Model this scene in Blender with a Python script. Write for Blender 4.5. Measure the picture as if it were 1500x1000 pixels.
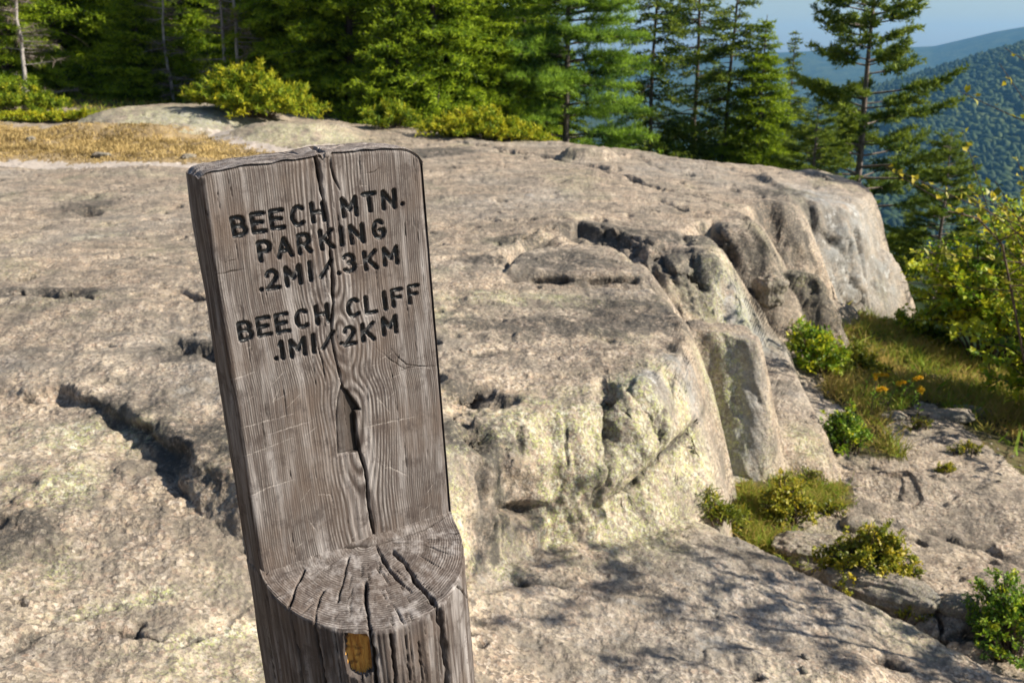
import bpy, math, random
import numpy as np
from mathutils import Vector, Matrix
TQ = 1.0; HAZE = 0.000085
random.seed(7); np.random.seed(7)
for o in list(bpy.data.objects): bpy.data.objects.remove(o)
SC = bpy.context.scene; COL = SC.collection
# ---------------------------------------------------------------- camera
EYE = 1.5; PITCH = math.radians(16); FPX = 1458.3       # pixels of the 1500 wide photograph
cam_d = bpy.data.cameras.new('camera'); cam = bpy.data.objects.new('camera', cam_d); COL.objects.link(cam)
cam.location = (0, 0, EYE); cam.rotation_euler = (math.radians(90) - PITCH, 0, 0)
cam_d.sensor_width = 36; cam_d.lens = 35; cam_d.clip_start = 0.05; cam_d.clip_end = 40000
cam_d.dof.use_dof = True; cam_d.dof.focus_distance = 1.08; cam_d.dof.aperture_fstop = 16
SC.camera = cam
# ---------------------------------------------------------------- light
SUN_TO = Vector((0.96, -0.17, 0)).normalized(); SUN_EL = math.radians(34)
world = bpy.data.worlds.new('World'); SC.world = world; world.use_nodes = True
wn = world.node_tree; wn.nodes.clear()
sky = wn.nodes.new('ShaderNodeTexSky'); sky.sky_type = 'NISHITA'; sky.sun_disc = False
sky.sun_elevation = SUN_EL; sky.sun_rotation = math.atan2(SUN_TO.x, SUN_TO.y)
sky.altitude = 300; sky.air_density = 1.0; sky.dust_density = 1.0; sky.ozone_density = 2.0
bg = wn.nodes.new('ShaderNodeBackground'); bg.inputs[1].default_value = 0.062
wo = wn.nodes.new('ShaderNodeOutputWorld')
wn.links.new(sky.outputs[0], bg.inputs[0]); wn.links.new(bg.outputs[0], wo.inputs[0])
sd = bpy.data.lights.new('sun', 'SUN'); sun = bpy.data.objects.new('sun', sd); COL.objects.link(sun)
sd.energy = 5.0; sd.angle = math.radians(0.53); sd.color = (1.0, 0.92, 0.79)
sv = Vector((SUN_TO.x * math.cos(SUN_EL), SUN_TO.y * math.cos(SUN_EL), math.sin(SUN_EL)))
sun.rotation_euler = sv.to_track_quat('Z', 'Y').to_euler(); sun.location = (20, -6, 30)
vs = SC.view_settings; vs.view_transform = 'Standard'; vs.look = 'None'; vs.exposure = 0.98; vs.gamma = 1.0
vs.use_curve_mapping = False
SC.render.engine = 'CYCLES'
SC.cycles.use_denoising = True
SC.cycles.max_bounces = 6; SC.cycles.diffuse_bounces = 3; SC.cycles.transparent_max_bounces = 8
SC.cycles.volume_bounces = 0; SC.cycles.transmission_bounces = 3

# ---------------------------------------------------------------- helpers
cP, sP = math.cos(PITCH), math.sin(PITCH)
def ray(px, py):
    x = (px - 750) / FPX; y = (500 - py) / FPX
    return np.array([x, cP + y * sP, -sP + y * cP])
def at_z(px, py, z):
    d = ray(px, py); return np.array([0, 0, EYE]) + d * ((z - EYE) / d[2])
def at_y(px, py, Y):
    d = ray(px, py); return np.array([0, 0, EYE]) + d * (Y / d[1])
def tag(o, label=None, cat=None, group=None, kind=None):
    if label: o['label'] = label
    if cat: o['category'] = cat
    if group: o['group'] = group
    if kind: o['kind'] = kind
    return o
def empty(name, loc=(0, 0, 0), rz=0.0):
    o = bpy.data.objects.new(name, None); COL.objects.link(o); o.location = loc; o.rotation_euler = (0, 0, rz)
    o.empty_display_size = .2; return o
def mesh_np(name, V, faces, mat=None, parent=None, smooth=True, attrs=None, link=True):
    """V (n,3); faces = (k,4) or (k,3) int array, or list of such arrays"""
    V = np.ascontiguousarray(V, np.float32)
    if not isinstance(faces, list): faces = [faces]
    faces = [np.asarray(f, np.int32) for f in faces if len(f)]
    me = bpy.data.meshes.new(name)
    me.vertices.add(len(V)); me.vertices.foreach_set('co', V.ravel())
    nl = sum(f.size for f in faces); nf = sum(len(f) for f in faces)
    me.loops.add(nl); me.loops.foreach_set('vertex_index', np.concatenate([f.ravel() for f in faces]))
    tot = np.concatenate([np.full(len(f), f.shape[1], np.int32) for f in faces])
    st = np.concatenate([[0], np.cumsum(tot)[:-1]]).astype(np.int32)
    me.polygons.add(nf); me.polygons.foreach_set('loop_start', st)
    try: me.polygons.foreach_set('loop_total', tot)
    except Exception: pass
    if smooth: me.polygons.foreach_set('use_smooth', np.ones(nf, bool))
    for k, a in (attrs or {}).items():
        at = me.attributes.new(k, 'FLOAT', 'POINT'); at.data.foreach_set('value', np.ascontiguousarray(a, np.float32).ravel())
    me.update(calc_edges=True); me.validate()
    if mat: me.materials.append(mat)
    o = bpy.data.objects.new(name, me)
    if link: COL.objects.link(o)
    if parent: o.parent = parent
    return o
def grid_faces(nr, nc):
    i = np.arange(nr * nc).reshape(nr, nc)
    return np.stack([i[:-1, :-1], i[:-1, 1:], i[1:, 1:], i[1:, :-1]], -1).reshape(-1, 4)
# ---- noise
_rs = np.random.RandomState(3); _perm = _rs.permutation(256); _perm = np.concatenate([_perm, _perm, _perm])
_ga = _rs.rand(256) * 2 * np.pi; _gx = np.cos(_ga); _gy = np.sin(_ga)
def pn(x, y, seed=0):
    x = x + seed * 17.31; y = y + seed * 9.77
    xi = np.floor(x).astype(np.int64); yi = np.floor(y).astype(np.int64); xf = x - xi; yf = y - yi
    xi &= 255; yi &= 255
    u = xf * xf * xf * (xf * (xf * 6 - 15) + 10); v = yf * yf * yf * (yf * (yf * 6 - 15) + 10)
    def g(a, b, dx, dy):
        h = _perm[_perm[(xi + a) & 255] + ((yi + b) & 255)]; return _gx[h] * dx + _gy[h] * dy
    a = g(0, 0, xf, yf); b = g(1, 0, xf - 1, yf); c = g(0, 1, xf, yf - 1); d = g(1, 1, xf - 1, yf - 1)
    return (a + (b - a) * u + (c - a) * v + (a - b - c + d) * u * v) * 1.5
def fbm(x, y, oct=4, seed=0, gain=.5, lac=2.03):
    s = 0; a = 1; t = 0
    for k in range(oct):
        s = s + a * pn(x, y, seed + k * 3.1); t += a; a *= gain; x = x * lac; y = y * lac
    return s / t
def ss(a, b, x):
    t = np.clip((x - a) / (b - a), 0, 1); return t * t * (3 - 2 * t)
def seg_dist(X, Y, poly):
    """distance to a polyline and the parameter (0..1) along it"""
    best = np.full(X.shape, 1e9); par = np.zeros(X.shape); n = len(poly) - 1
    for k in range(n):
        ax, ay = poly[k][:2]; bx, by = poly[k + 1][:2]; dx, dy = bx - ax, by - ay; L = dx * dx + dy * dy + 1e-12
        t = np.clip(((X - ax) * dx + (Y - ay) * dy) / L, 0, 1)
        d = np.hypot(X - ax - t * dx, Y - ay - t * dy); m = d < best
        best = np.where(m, d, best); par = np.where(m, (k + t) / n, par)
    return best, par
def poly_sd(X, Y, poly):
    """signed distance, negative inside"""
    d, _ = seg_dist(X, Y, list(poly) + [poly[0]]); ins = np.zeros(X.shape, bool); n = len(poly)
    for k in range(n):
        ax, ay = poly[k][:2]; bx, by = poly[(k + 1) % n][:2]
        if ay == by: continue
        c = ((ay > Y) != (by > Y)) & (X < (bx - ax) * (Y - ay) / (by - ay) + ax); ins ^= c
    return np.where(ins, -d, d)
def tps(ctrl, smooth=1e-3):
    """thin plate spline height through control points (x,y,z)"""
    P = np.array(ctrl, float); n = len(P)
    r = np.hypot(P[:, None, 0] - P[None, :, 0], P[:, None, 1] - P[None, :, 1])
    K = np.where(r > 0, r * r * np.log(r + 1e-12), 0) + smooth * np.eye(n)
    Q = np.hstack([np.ones((n, 1)), P[:, :2]])
    A = np.block([[K, Q], [Q.T, np.zeros((3, 3))]])
    w = np.linalg.solve(A, np.concatenate([P[:, 2], np.zeros(3)]))
    def f(X, Y):
        s = w[n] + w[n + 1] * X + w[n + 2] * Y
        for k in range(n):
            q = (X - P[k, 0]) ** 2 + (Y - P[k, 1]) ** 2 + 1e-12
            s = s + w[k] * .5 * q * np.log(q)
        return s
    return f
# ---- materials
class NT:
    def __init__(s, name, rough=.85, spec=.25):
        s.m = bpy.data.materials.new(name); s.m.use_nodes = True; s.t = s.m.node_tree; s.t.nodes.clear()
        s.out = s.n('ShaderNodeOutputMaterial'); s.b = s.n('ShaderNodeBsdfPrincipled')
        s.b.inputs['Roughness'].default_value = rough; s.b.inputs['Specular IOR Level'].default_value = spec
        s.l(s.b.outputs[0], s.out.inputs[0])
        s.co = s.n('ShaderNodeTexCoord').outputs['Object']
    def n(s, t, **kw):
        x = s.t.nodes.new(t)
        for k, v in kw.items(): setattr(x, k, v)
        return x
    def l(s, a, b): s.t.links.new(a, b)
    def setin(s, node, i, v):
        if isinstance(v, bpy.types.NodeSocket): s.l(v, node.inputs[i])
        else: node.inputs[i].default_value = v
    def noise(s, scale, detail=4, rough=.55, vec=None, dist=0):
        x = s.n('ShaderNodeTexNoise'); s.l(vec or s.co, x.inputs['Vector'])
        x.inputs['Scale'].default_value = scale; x.inputs['Detail'].default_value = detail
        x.inputs['Roughness'].default_value = rough; x.inputs['Distortion'].default_value = dist; return x.outputs[0]
    def voro(s, scale, feature='F1', vec=None, out='Distance', rnd=1):
        x = s.n('ShaderNodeTexVoronoi', feature=feature); s.l(vec or s.co, x.inputs['Vector'])
        x.inputs['Scale'].default_value = scale; x.inputs['Randomness'].default_value = rnd; return x.outputs[out]
    def ramp(s, v, pts, interp='LINEAR'):
        x = s.n('ShaderNodeValToRGB'); x.color_ramp.interpolation = interp; e = x.color_ramp.elements
        while len(e) < len(pts): e.new(.5)
        for i, (p, c) in enumerate(pts):
            e[i].position = p; c = (c, c, c) if not hasattr(c, '__len__') else c; e[i].color = (*c[:3], 1)
        s.l(v, x.inputs[0]); return x.outputs[0]
    def mix(s, f, a, b, mode='MIX'):
        x = s.n('ShaderNodeMix', data_type='RGBA', blend_type=mode)
        for i, v in ((0, f), (6, a), (7, b)):
            if isinstance(v, (tuple, list)): v = (*v[:3], 1)
            s.setin(x, i, v)
        return x.outputs[2]
    def math(s, op, a, b=0.0, c=None, clamp=False):
        x = s.n('ShaderNodeMath', operation=op); x.use_clamp = clamp
        s.setin(x, 0, a); s.setin(x, 1, b)
        if c is not None: s.setin(x, 2, c)
        return x.outputs[0]
    def attr(s, name):
        x = s.n('ShaderNodeAttribute'); x.attribute_name = name; return x.outputs['Fac']
    def mapping(s, scale, vec=None):
        x = s.n('ShaderNodeMapping'); s.l(vec or s.co, x.inputs[0]); x.inputs['Scale'].default_value = scale; return x.outputs[0]
    def bump(s, h, strength=.5, dist=.01, normal=None):
        x = s.n('ShaderNodeBump'); s.l(h, x.inputs['Height']); x.inputs['Strength'].default_value = strength
        x.inputs['Distance'].default_value = dist
        if normal: s.l(normal, x.inputs['Normal'])
        return x.outputs[0]
    def fin(s, col, normal=None, rough=None):
        s.setin(s.b, 'Base Color', (*col, 1) if isinstance(col, tuple) else col)
        if normal: s.l(normal, s.b.inputs['Normal'])
        if rough is not None: s.setin(s.b, 'Roughness', rough)
        return s.m
# ================================================================ THE GROUND
def pz(*pts): return [tuple(at_z(x, y, z)) for x, y, z in pts]
# control surfaces: photograph pixel + height above the slab at the post
F_base = tps(pz((1500, 990, -1.05), (1400, 920, -1.05), (1480, 720, -1.15), (1300, 720, -1.15), (1250, 690, -1.12), (1400, 640, -1.22),
                (1350, 560, -1.35), (1200, 520, -1.15), (1450, 600, -1.35), (1300, 480, -1.55), (1150, 480, -.95), (1090, 460, -.75), (1140, 720, -1.02),
                (1200, 800, -1.08), (1000, 750, -1.0)) +
             [(-6, 2, -1.2), (-8, 12, -1.3), (0, 12, -1.2), (4, 15.5, -1.8), (2, 19, -1.4), (-4, 24, -1.0), (-14, 24, -1.0), (6, 12, -2.4), (9, 9, -2.8), (5, 4.5, -1.5),
              (8, 16, -3.6), (12, 12, -5), (4.5, 21, -3.0), (3, 26, -3.6), (10, 24, -6), (16, 20, -9), (0, 30, -2.6), (-8, 32, -1.6), (14, 6, -6), (9, 0, -3), (2, 0, -1.1),
              (22, 34, -16), (0, 48, -7), (-20, 45, -3)], .002)
F_up = tps([(0, 6, 0), (-2, 4, 0), (-3, 8, -.05), (1.5, 8, -.02), (3, 12.2, -.12), (0, 12, .03), (-4, 12, -.02), (-7, 14, -.02), (-3, 18, .12), (0, 18, .05), (2, 16, .0),
            (-6, 22, .28), (-10, 20, .2), (-14, 24, .5), (-14, 12, .1), (0, 22, .1), (-8, 30, .5), (4.4, 13, -.22), (-4, 4, 0), (0, 4.4, -.04)], .01)
F_low = tps(pz((100, 800, -.13), (0, 640, -.07), (0, 1000, -.16), (350, 760, -.20), (190, 680, -.115), (350, 1000, -.34), (700, 1000, -.58), (700, 800, -.5), (850, 770, -.62), (980, 730, -.68),
               (1000, 950, -.68), (1300, 905, -.8), (1480, 990, -.86), (20, 560, -.03)) + [(-4, 4, -.1), (-3, 1.0, -.3), (0, 1.0, -.5), (2, 1.0, -.8)], .002)
# each layer: rim polygon (pixel,pixel,z), height function or offset, roundness r, steepness s, rim wobble
P_up = pz((-500, 470, 0), (-200, 545, 0), (20, 575, 0), (75, 572, 0), (150, 598, 0), (235, 645, 0), (300, 690, 0), (350, 705, 0), (450, 715, 0), (560, 700, 0), (650, 670, -.03), (720, 625, -.03), (790, 605, -.03),
          (850, 600, -.03), (930, 580, -.03), (975, 558, -.04), (1010, 532, -.05), (1024, 498, -.05), (1010, 465, -.04), (980, 436, -.02), (935, 395, 0), (960, 360, 0), (1000, 335, 0), (1050, 314, 0), (1100, 296, 0), (1150, 290, -.1),
          (1200, 275, -.12), (1210, 258, -.12), (1180, 246, -.12), (1100, 238, -.08), (1000, 229, 0), (900, 217, 0), (800, 207, .03), (700, 198, .05), (600, 189, .1), (480, 184, .12)) + [
          (-3.2, 24, 0), (-8, 32, 0), (-30, 36, 0), (-40, 10, 0)]
P_low = pz((-900, 560, -.05), (40, 556, -.03), (500, 640, -.3), (760, 700, -.55), (930, 706, -.62), (985, 736, -.68), (1050, 766, -.7), (1130, 806, -.74), (1200, 846, -.76), (1300, 893, -.8), (1400, 937, -.83), (1500, 986, -.86)) + [
          (2.6, 2.6, 0), (3.4, .5, 0), (3, -6, 0), (-20, -6, 0)]
def L(poly, hf, r, s, wob=.03, soft=.03): return (poly, hf, r, s, wob, soft)
zc = lambda z: (lambda X, Y: z + 0 * X)
def pl(z, gx, gy, cx, cy): return lambda X, Y: z + gx * (X - cx) + gy * (Y - cy)
def lump_at(px, py, z, a, b, ang=0, n=12):
    c = at_z(px, py, z); ca, sa = math.cos(math.radians(ang)), math.sin(math.radians(ang))
    return [(c[0] + a * math.cos(t) * ca - b * math.sin(t) * sa, c[1] + a * math.cos(t) * sa + b * math.sin(t) * ca) for t in np.linspace(0, 2 * math.pi, n, endpoint=False)]
c2 = at_z(1080, 500, -.2)
LAY = [
    L(P_low, F_low, .10, 1.6, .03),
    L(P_up, F_up, .18, 4.4, .05),
    # grey upright face right of the near boulder
    L(pz((1000, 488, -.2), (1060, 478, -.16), (1096, 484, -.18), (1116, 498, -.2), (1112, 514, -.22), (1060, 518, -.26), (1010, 514, -.26)), pl(-.16, -.12, .1, c2[0], c2[1]), .05, 4.2, .03, .01),
    # sloping slab below it, towards the grass
    L(pz((1050, 455, -.65), (1120, 462, -.65), (1150, 490, -.68), (1165, 540, -.74), (1200, 600, -.8), (1216, 640, -.85), (1180, 640, -.85), (1120, 640, -.82), (1080, 560, -.72)), tps(pz((1080, 460, -.66), (1150, 560, -.76), (1180, 620, -.84), (1120, 600, -.78), (1100, 500, -.69), (1215, 640, -.9)), .01), .05, 2.2, .02),
    L(pz((1130, 640, -.93), (1180, 640, -.93), (1212, 664, -.95), (1200, 676, -.97), (1150, 676, -.97)), zc(-.93), .08, 2.0, .02),
    # rounded knobs along the rim
    L(pz((930, 350, -.03), (1000, 335, -.03), (1040, 340, -.05), (1062, 375, -.12), (1050, 400, -.16), (980, 402, -.1)), zc(-.06), .22, 2.0, .06),
    L(pz((1035, 310, -.03), (1085, 306, -.05), (1118, 330, -.12), (1112, 360, -.2), (1060, 352, -.15)), zc(-.07), .18, 2.1, .05),
    L(pz((1105, 270, -.05), (1150, 270, -.08), (1165, 300, -.14), (1145, 312, -.2), (1110, 300, -.12)), zc(-.11), .16, 2.3, .05),
    # the nose of the ledge
    L(pz((1110, 258, -.1), (1180, 256, -.15), (1240, 262, -.2), (1272, 280, -.3), (1282, 305, -.45), (1250, 330, -.55), (1195, 318, -.4), (1150, 290, -.2)), tps([*pz((1150, 258, -.08), (1200, 262, -.12), (1250, 272, -.22), (1240, 300, -.30), (1180, 290, -.2))], .01), .20, 3.8, .05),
    L(pz((1200, 370, -.9), (1235, 360, -.9), (1290, 368, -1.0), (1305, 400, -1.25), (1260, 415, -1.3), (1210, 400, -1.1)), zc(-.95), .2, 2.6, .05),
    # rubble shelf between the knobs and the nose
    L(pz((1060, 418, -.62), (1130, 405, -.62), (1200, 415, -.75), (1250, 440, -1.0), (1200, 455, -.95), (1110, 455, -.75)), tps(pz((1080, 430, -.66), (1150, 420, -.66), (1220, 440, -1.0), (1120, 450, -.74)), .01), .06, 2.0, .04),
    L(lump_at(1132, 425, -.55, .17, .12), zc(-.52), .08, 2.4, .03),
    L(lump_at(1095, 395, -.5, .14, .14), zc(-.45), .08, 2.4, .03),
    L(lump_at(1165, 400, -.5, .25, .12, -30), zc(-.5), .07, 2.4, .03),
    # low mounds at the back left
    L(lump_at(270, 172, .3, 1.5, 1.5), zc(.52), 1.1, .55, .1),
    L(lump_at(200, 190, .2, 1.3, .8), zc(.30), .7, .5, .1),
    L(lump_at(430, 192, .2, .9, .7), zc(.33), .6, .5, .1),
    L(lump_at(400, 200, .12, .8, .3), zc(.26), .35, .5, .06),
    # lip of the bowl and the block on the far slab
    L(lump_at(862, 228, .05, .33, .35), zc(.17), .12, 1.3, .08),
    # humps of the lower slab and the gully floor
    L(lump_at(1200, 985, -.75, .22, .12, 10), zc(-.72), .12, .9, .03),
    L(lump_at(1290, 868, -1.0, .30, .20, -30), zc(-.93), .14, 1.1, .04),
    L(lump_at(1400, 905, -1.0, .22, .12, 0), zc(-.95), .10, 1.1, .04),
    L(lump_at(1290, 705, -1.12, .35, .08, -8), zc(-1.08), .05, .9, .03),
    L(lump_at(1390, 612, -1.3, .30, .10, 0), zc(-1.25), .06, .9, .03),
    L(lump_at(1310, 612, -1.3, .16, .10, 0), zc(-1.24), .06, .9, .03),
]
# hollows: polygon, floor function, wall steepness
basin = pz((735, 368, 0), (780, 345, 0), (850, 330, 0), (920, 342, 0), (965, 375, 0), (985, 410, 0), (940, 418, 0), (850, 416, 0), (745, 412, 0))
CARVE = [
    (basin, lambda X, Y: F_up(X, Y) - .13 + .06 * pn(X * 6, Y * 6, 77), 1.9),
    (pz((845, 352, 0), (900, 345, 0), (925, 360, 0), (900, 372, 0), (858, 366, 0)), lambda X, Y: F_up(X, Y) - .24, 2.5),
]
AFTER = [   # lumps inside the bowl
    L(pz((745, 404, -.02), (775, 378, -.02), (830, 366, -.02), (890, 370, -.02), (945, 392, -.02), (950, 404, -.02), (850, 408, -.02)), lambda X, Y: F_up(X, Y) + .03, .07, 1.6, .01),
]
# cracks: photograph polyline (found on the finished surface), depth, half width, wander
CRACK = [
    ([(880, 248), (940, 268), (1010, 285), (1068, 302)], .14, .042, .8), ([(965, 290), (1030, 335), (1070, 375), (1100, 425)], .16, .05, .8),
    ([(635, 205), (700, 212), (760, 222), (830, 236), (905, 250)], .16, .07, .8), ([(720, 220), (765, 226)], .10, .08, .8),
    ([(975, 470), (985, 510), (985, 560), (980, 610)], .05, .022, .5), ([(884, 560), (893, 600), (895, 640), (888, 690), (872, 748)], .09, .040, .8), ([(878, 680), (868, 720), (866, 755)], .035, .040, .6),
    ([(1036, 585), (1022, 620), (990, 655), (940, 702), (885, 748)], .10, .028, .5),
    ([(1110, 588), (1160, 596), (1200, 618), (1228, 650)], .08, .026, .6), ([(1120, 262), (1150, 278), (1165, 300), (1200, 335), (1240, 380)], .12, .03, 1),
    ([(120, 308), (135, 316)], .07, .09, 1.), ([(0, 440), (60, 425), (140, 436)], .08, .04, .9), ([(240, 420), (300, 432), (345, 440)], .09, .05, .9), ([(250, 500), (310, 520), (340, 525)], .13, .07, .9),
    ([(640, 380), (690, 372), (745, 384)], .05, .03, .8), ([(650, 245), (680, 247)], .03, .05, .8), ([(1018, 265), (1040, 268)], .05, .10, .8), ([(930, 225), (1000, 262)], .02, .05, 1.0),
    ([(80, 575), (160, 610), (250, 660), (330, 722)], .05, .04, .8), ([(640, 320), (740, 322), (830, 318), (930, 330)], .10, .045, .9), ([(700, 372), (760, 345), (820, 328), (880, 330), (945, 352), (985, 400), (1000, 430)], .11, .03, 1.2),
    ([(740, 410), (800, 412), (870, 412), (930, 410), (960, 404)], .06, .018, .4), ([(850, 352), (900, 348), (930, 362)], .12, .05, .8), ([(560, 470), (640, 500), (690, 520), (760, 515)], .03, .03, 1.), ([(0, 345), (60, 330), (160, 318)], .05, .035, 1), ([(20, 300), (120, 285), (220, 290)], .05, .035, 1),
    ([(1000, 345), (1020, 390), (1035, 440)], .10, .04, .8), ([(1120, 300), (1125, 350), (1150, 400)], .15, .04, .8), ([(1060, 330), (1085, 350), (1100, 400), (1130, 430)], .14, .03, .8), ([(1170, 300), (1180, 350), (1200, 400), (1215, 440)], .18, .04, .9), ([(1230, 300), (1255, 350), (1270, 410), (1280, 450)], .14, .03, .9),
    ([(690, 640), (700, 700), (705, 760)], .03, .02, .9), ([(755, 610), (760, 680), (740, 740)], .025, .015, .9), ([(960, 560), (965, 610), (950, 660)], .04, .018, .9), ([(820, 610), (825, 670), (815, 730)], .02, .014, .9), ([(735, 744), (800, 748)], .08, .03, .5),
    ([(1240, 700), (1300, 690), (1370, 700), (1440, 712)], .04, .018, .8), ([(1260, 760), (1340, 770), (1440, 800), (1500, 830)], .04, .03, 1), ([(700, 870), (800, 850), (900, 880)], .02, .02, 1), ([(1080, 880), (1160, 930), (1240, 950)], .025, .015, 1), ([(0, 960), (120, 900), (220, 870)], .03, .02, 1.2), ([(240, 960), (300, 930), (360, 890)], .02, .015, 1),
]
BLK = [(965, 365, .25, .25), (1085, 350, .3, .35), (1130, 320, .3, .35), (1150, 400, .45, .35), (1200, 425, .45, .35), (900, 345, .28, .16), (760, 362, .26, .12), (1250, 435, .4, .25), (690, 610, .10, .10), (290, 512, .15, .12), (60, 428, .3, .1), (1130, 560, .2, .4), (1300, 860, .3, .2), (1420, 900, .3, .2), (1150, 500, .3, .3), (310, 432, .2, .1)]
def worley(x, y, seed=0):
    xi = np.floor(x).astype(np.int64); yi = np.floor(y).astype(np.int64); f1 = np.full(x.shape, 9.); f2 = np.full(x.shape, 9.); idv = np.zeros(x.shape)
    for a in (-1, 0, 1):
        for b in (-1, 0, 1):
            h = _perm[_perm[(xi + a + seed) & 255] + ((yi + b) & 255)]; g = _perm[h + 71]
            d = np.hypot(xi + a + .1 + .8 * h / 255 - x, yi + b + .1 + .8 * g / 255 - y)
            m = d < f1; f2 = np.where(m, f1, np.minimum(f2, d)); idv = np.where(m, _perm[g + 13] / 255., idv); f1 = np.where(m, d, f1)
    return f1, f2, idv
def smax(a, b, k):
    h = np.clip(.5 + .5 * (a - b) / k, 0, 1); return b + (a - b) * h + k * h * (1 - h)
def terrain(X, Y, fine=True):
    wx = fbm(X * .9, Y * .9, 3, 1) ; wy = fbm(X * .9, Y * .9, 3, 2)
    w2x = fbm(X * 4.5, Y * 4.5, 3, 3); w2y = fbm(X * 4.5, Y * 4.5, 3, 4)
    Z = F_base(X, Y) + .05 * fbm(X * .8, Y * .8, 3, 5)
    near = ss(60, 8, np.hypot(X, Y))
    up = np.zeros_like(X); who = np.zeros(X.shape, int)
    def apply(Z, lay, idx):
        poly, hf, r, s, wob, soft = lay
        p = np.array([q[:2] for q in poly]); m = 3.0
        sel = (X > p[:, 0].min() - m) & (X < p[:, 0].max() + m) & (Y > p[:, 1].min() - m) & (Y < p[:, 1].max() + m)
        if not sel.any(): return Z
        x = X[sel]; y = Y[sel]
        d = poly_sd(x + wob * (1.2 * wx[sel] + .8 * w2x[sel]), y + wob * (1.2 * wy[sel] + .8 * w2y[sel]), p)
        dd = np.maximum(d + r * .5, 0)
        drop = s * (np.sqrt(dd * dd + r * r) - r)
        h = hf(x, y) - drop
        zz = Z[sel]; n = smax(h, zz, soft); Z[sel] = n
        wsel = who[sel]; wsel[h > zz] = idx; who[sel] = wsel
        return Z
    for i, lay in enumerate(LAY[:2]): Z = apply(Z, lay, i + 1)
    for poly, ff, st in CARVE:
        p = np.array([q[:2] for q in poly]); m = 1.
        sel = (X > p[:, 0].min() - m) & (X < p[:, 0].max() + m) & (Y > p[:, 1].min() - m) & (Y < p[:, 1].max() + m)
        if not sel.any(): continue
        x = X[sel]; y = Y[sel]; d = poly_sd(x + .04 * wx[sel] + .05 * w2x[sel], y + .04 * wy[sel] + .05 * w2y[sel], p)
        h = ff(x, y) + st * np.maximum(d + .04, 0)
        Z[sel] = -smax(-h, -Z[sel], .03)
    for i, lay in enumerate(LAY[2:] + AFTER): Z = apply(Z, lay, i + 3)
    # weathering relief
    R = .035 * fbm(X * .7, Y * 1.1, 3, 7) * 2
    rid = 1 - np.abs(fbm(X * 2.2 + .5 * wx, Y * 3.4 + .5 * wy, 4, 8)) * 2.2
    R += .018 * (rid - .5)
    pits = fbm(X * 3.2, Y * 4.2, 3, 9)
    R -= .05 * ss(.36, .56, pits)
    if fine:
        R += .012 * fbm(X * 9, Y * 9, 3, 10)
        tq = fbm(X * .6 + .25 * wx, Y * 1.3 + .25 * wy, 3, 14) * 6 + .22 * w2x; tf = tq - np.floor(tq); stp = np.floor(tq) + ss(.0, .09, tf) - .75 * tq; R += .020 * stp * np.clip(.35 + 1.3 * fbm(X * .8, Y * .8, 2, 15), 0, 1) * ss(30, 12, np.hypot(X, Y))
        cob = np.abs(fbm(X * 26, Y * 26, 2, 11)); R += .004 * (cob * 2 - .5)
        rough = ss(-.1, .35, fbm(X * 1.3, Y * 1.3, 2, 12))
        R += .003 * rough * fbm(X * 34, Y * 34, 2, 13) * ss(14, 4, np.hypot(X, Y))
    Z = Z + R * np.clip(near * 1.2, 0, 1)
    return Z, who, pits
# polar sheet round the camera's foot: fine where it is near, coarse far off
def seq(segs):
    a = [segs[0][0]]
    for lo, hi, st in segs:
        n = max(1, int(round(abs(hi - lo) / st))); a += list(np.linspace(lo, hi, n + 1)[1:])
    return np.array(a)
lr = seq([(math.log(.25), math.log(1.9), .06), (math.log(1.9), math.log(10.5), .0036), (math.log(10.5), math.log(30), .007), (math.log(30), math.log(140), .03)])
an = seq([(-180, -60, 4), (-60, -29, .8), (-29, 29, .16), (29, 60, .8), (60, 180, 4)])
RR, AA = np.meshgrid(np.exp(lr), np.radians(an), indexing='ij')
GX = RR * np.sin(AA); GY = RR * np.cos(AA)
GZ, GW, GP = terrain(GX, GY)
from bisect import bisect_left
def ground(x, y):
    r = max(math.hypot(x, y), .26); a = math.degrees(math.atan2(x, y))
    i = int(np.clip(np.searchsorted(lr, math.log(r)) - 1, 0, len(lr) - 2)); j = int(np.clip(np.searchsorted(an, a) - 1, 0, len(an) - 2))
    u = (math.log(r) - lr[i]) / (lr[i + 1] - lr[i]); v = (a - an[j]) / (an[j + 1] - an[j])
    return float((GZ[i, j] * (1 - u) + GZ[i + 1, j] * u) * (1 - v) + (GZ[i, j + 1] * (1 - u) + GZ[i + 1, j + 1] * u) * v)
def groundv(x, y):
    r = np.maximum(np.hypot(x, y), .26); a = np.degrees(np.arctan2(x, y)); q = np.log(r)
    i = np.clip(np.searchsorted(lr, q) - 1, 0, len(lr) - 2); j = np.clip(np.searchsorted(an, a) - 1, 0, len(an) - 2)
    u = (q - lr[i]) / (lr[i + 1] - lr[i]); v = (a - an[j]) / (an[j + 1] - an[j])
    return (GZ[i, j] * (1 - u) + GZ[i + 1, j] * u) * (1 - v) + (GZ[i, j + 1] * (1 - u) + GZ[i + 1, j + 1] * u) * v
def on_ground(px, py):
    """where the pixel's ray first meets the ground"""
    d = ray(px, py); p0 = np.array([0, 0, EYE]); t = np.exp(np.linspace(math.log(1.5), math.log(60), 700))
    P = p0 + d * t[:, None]; h = P[:, 2] - groundv(P[:, 0], P[:, 1]); k = np.argmax(h < 0)
    if h[k] >= 0: k = len(t) - 1
    f = h[k - 1] / (h[k - 1] - h[k] + 1e-9); return P[k - 1] + (P[k] - P[k - 1]) * f
def px_of(X, Y, Z):
    d0 = X; dy = Y; dz = Z - EYE; fw = dy * cP - dz * sP; upv = dy * sP + dz * cP
    return 750 + FPX * d0 / fw, 500 - FPX * upv / fw


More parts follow.
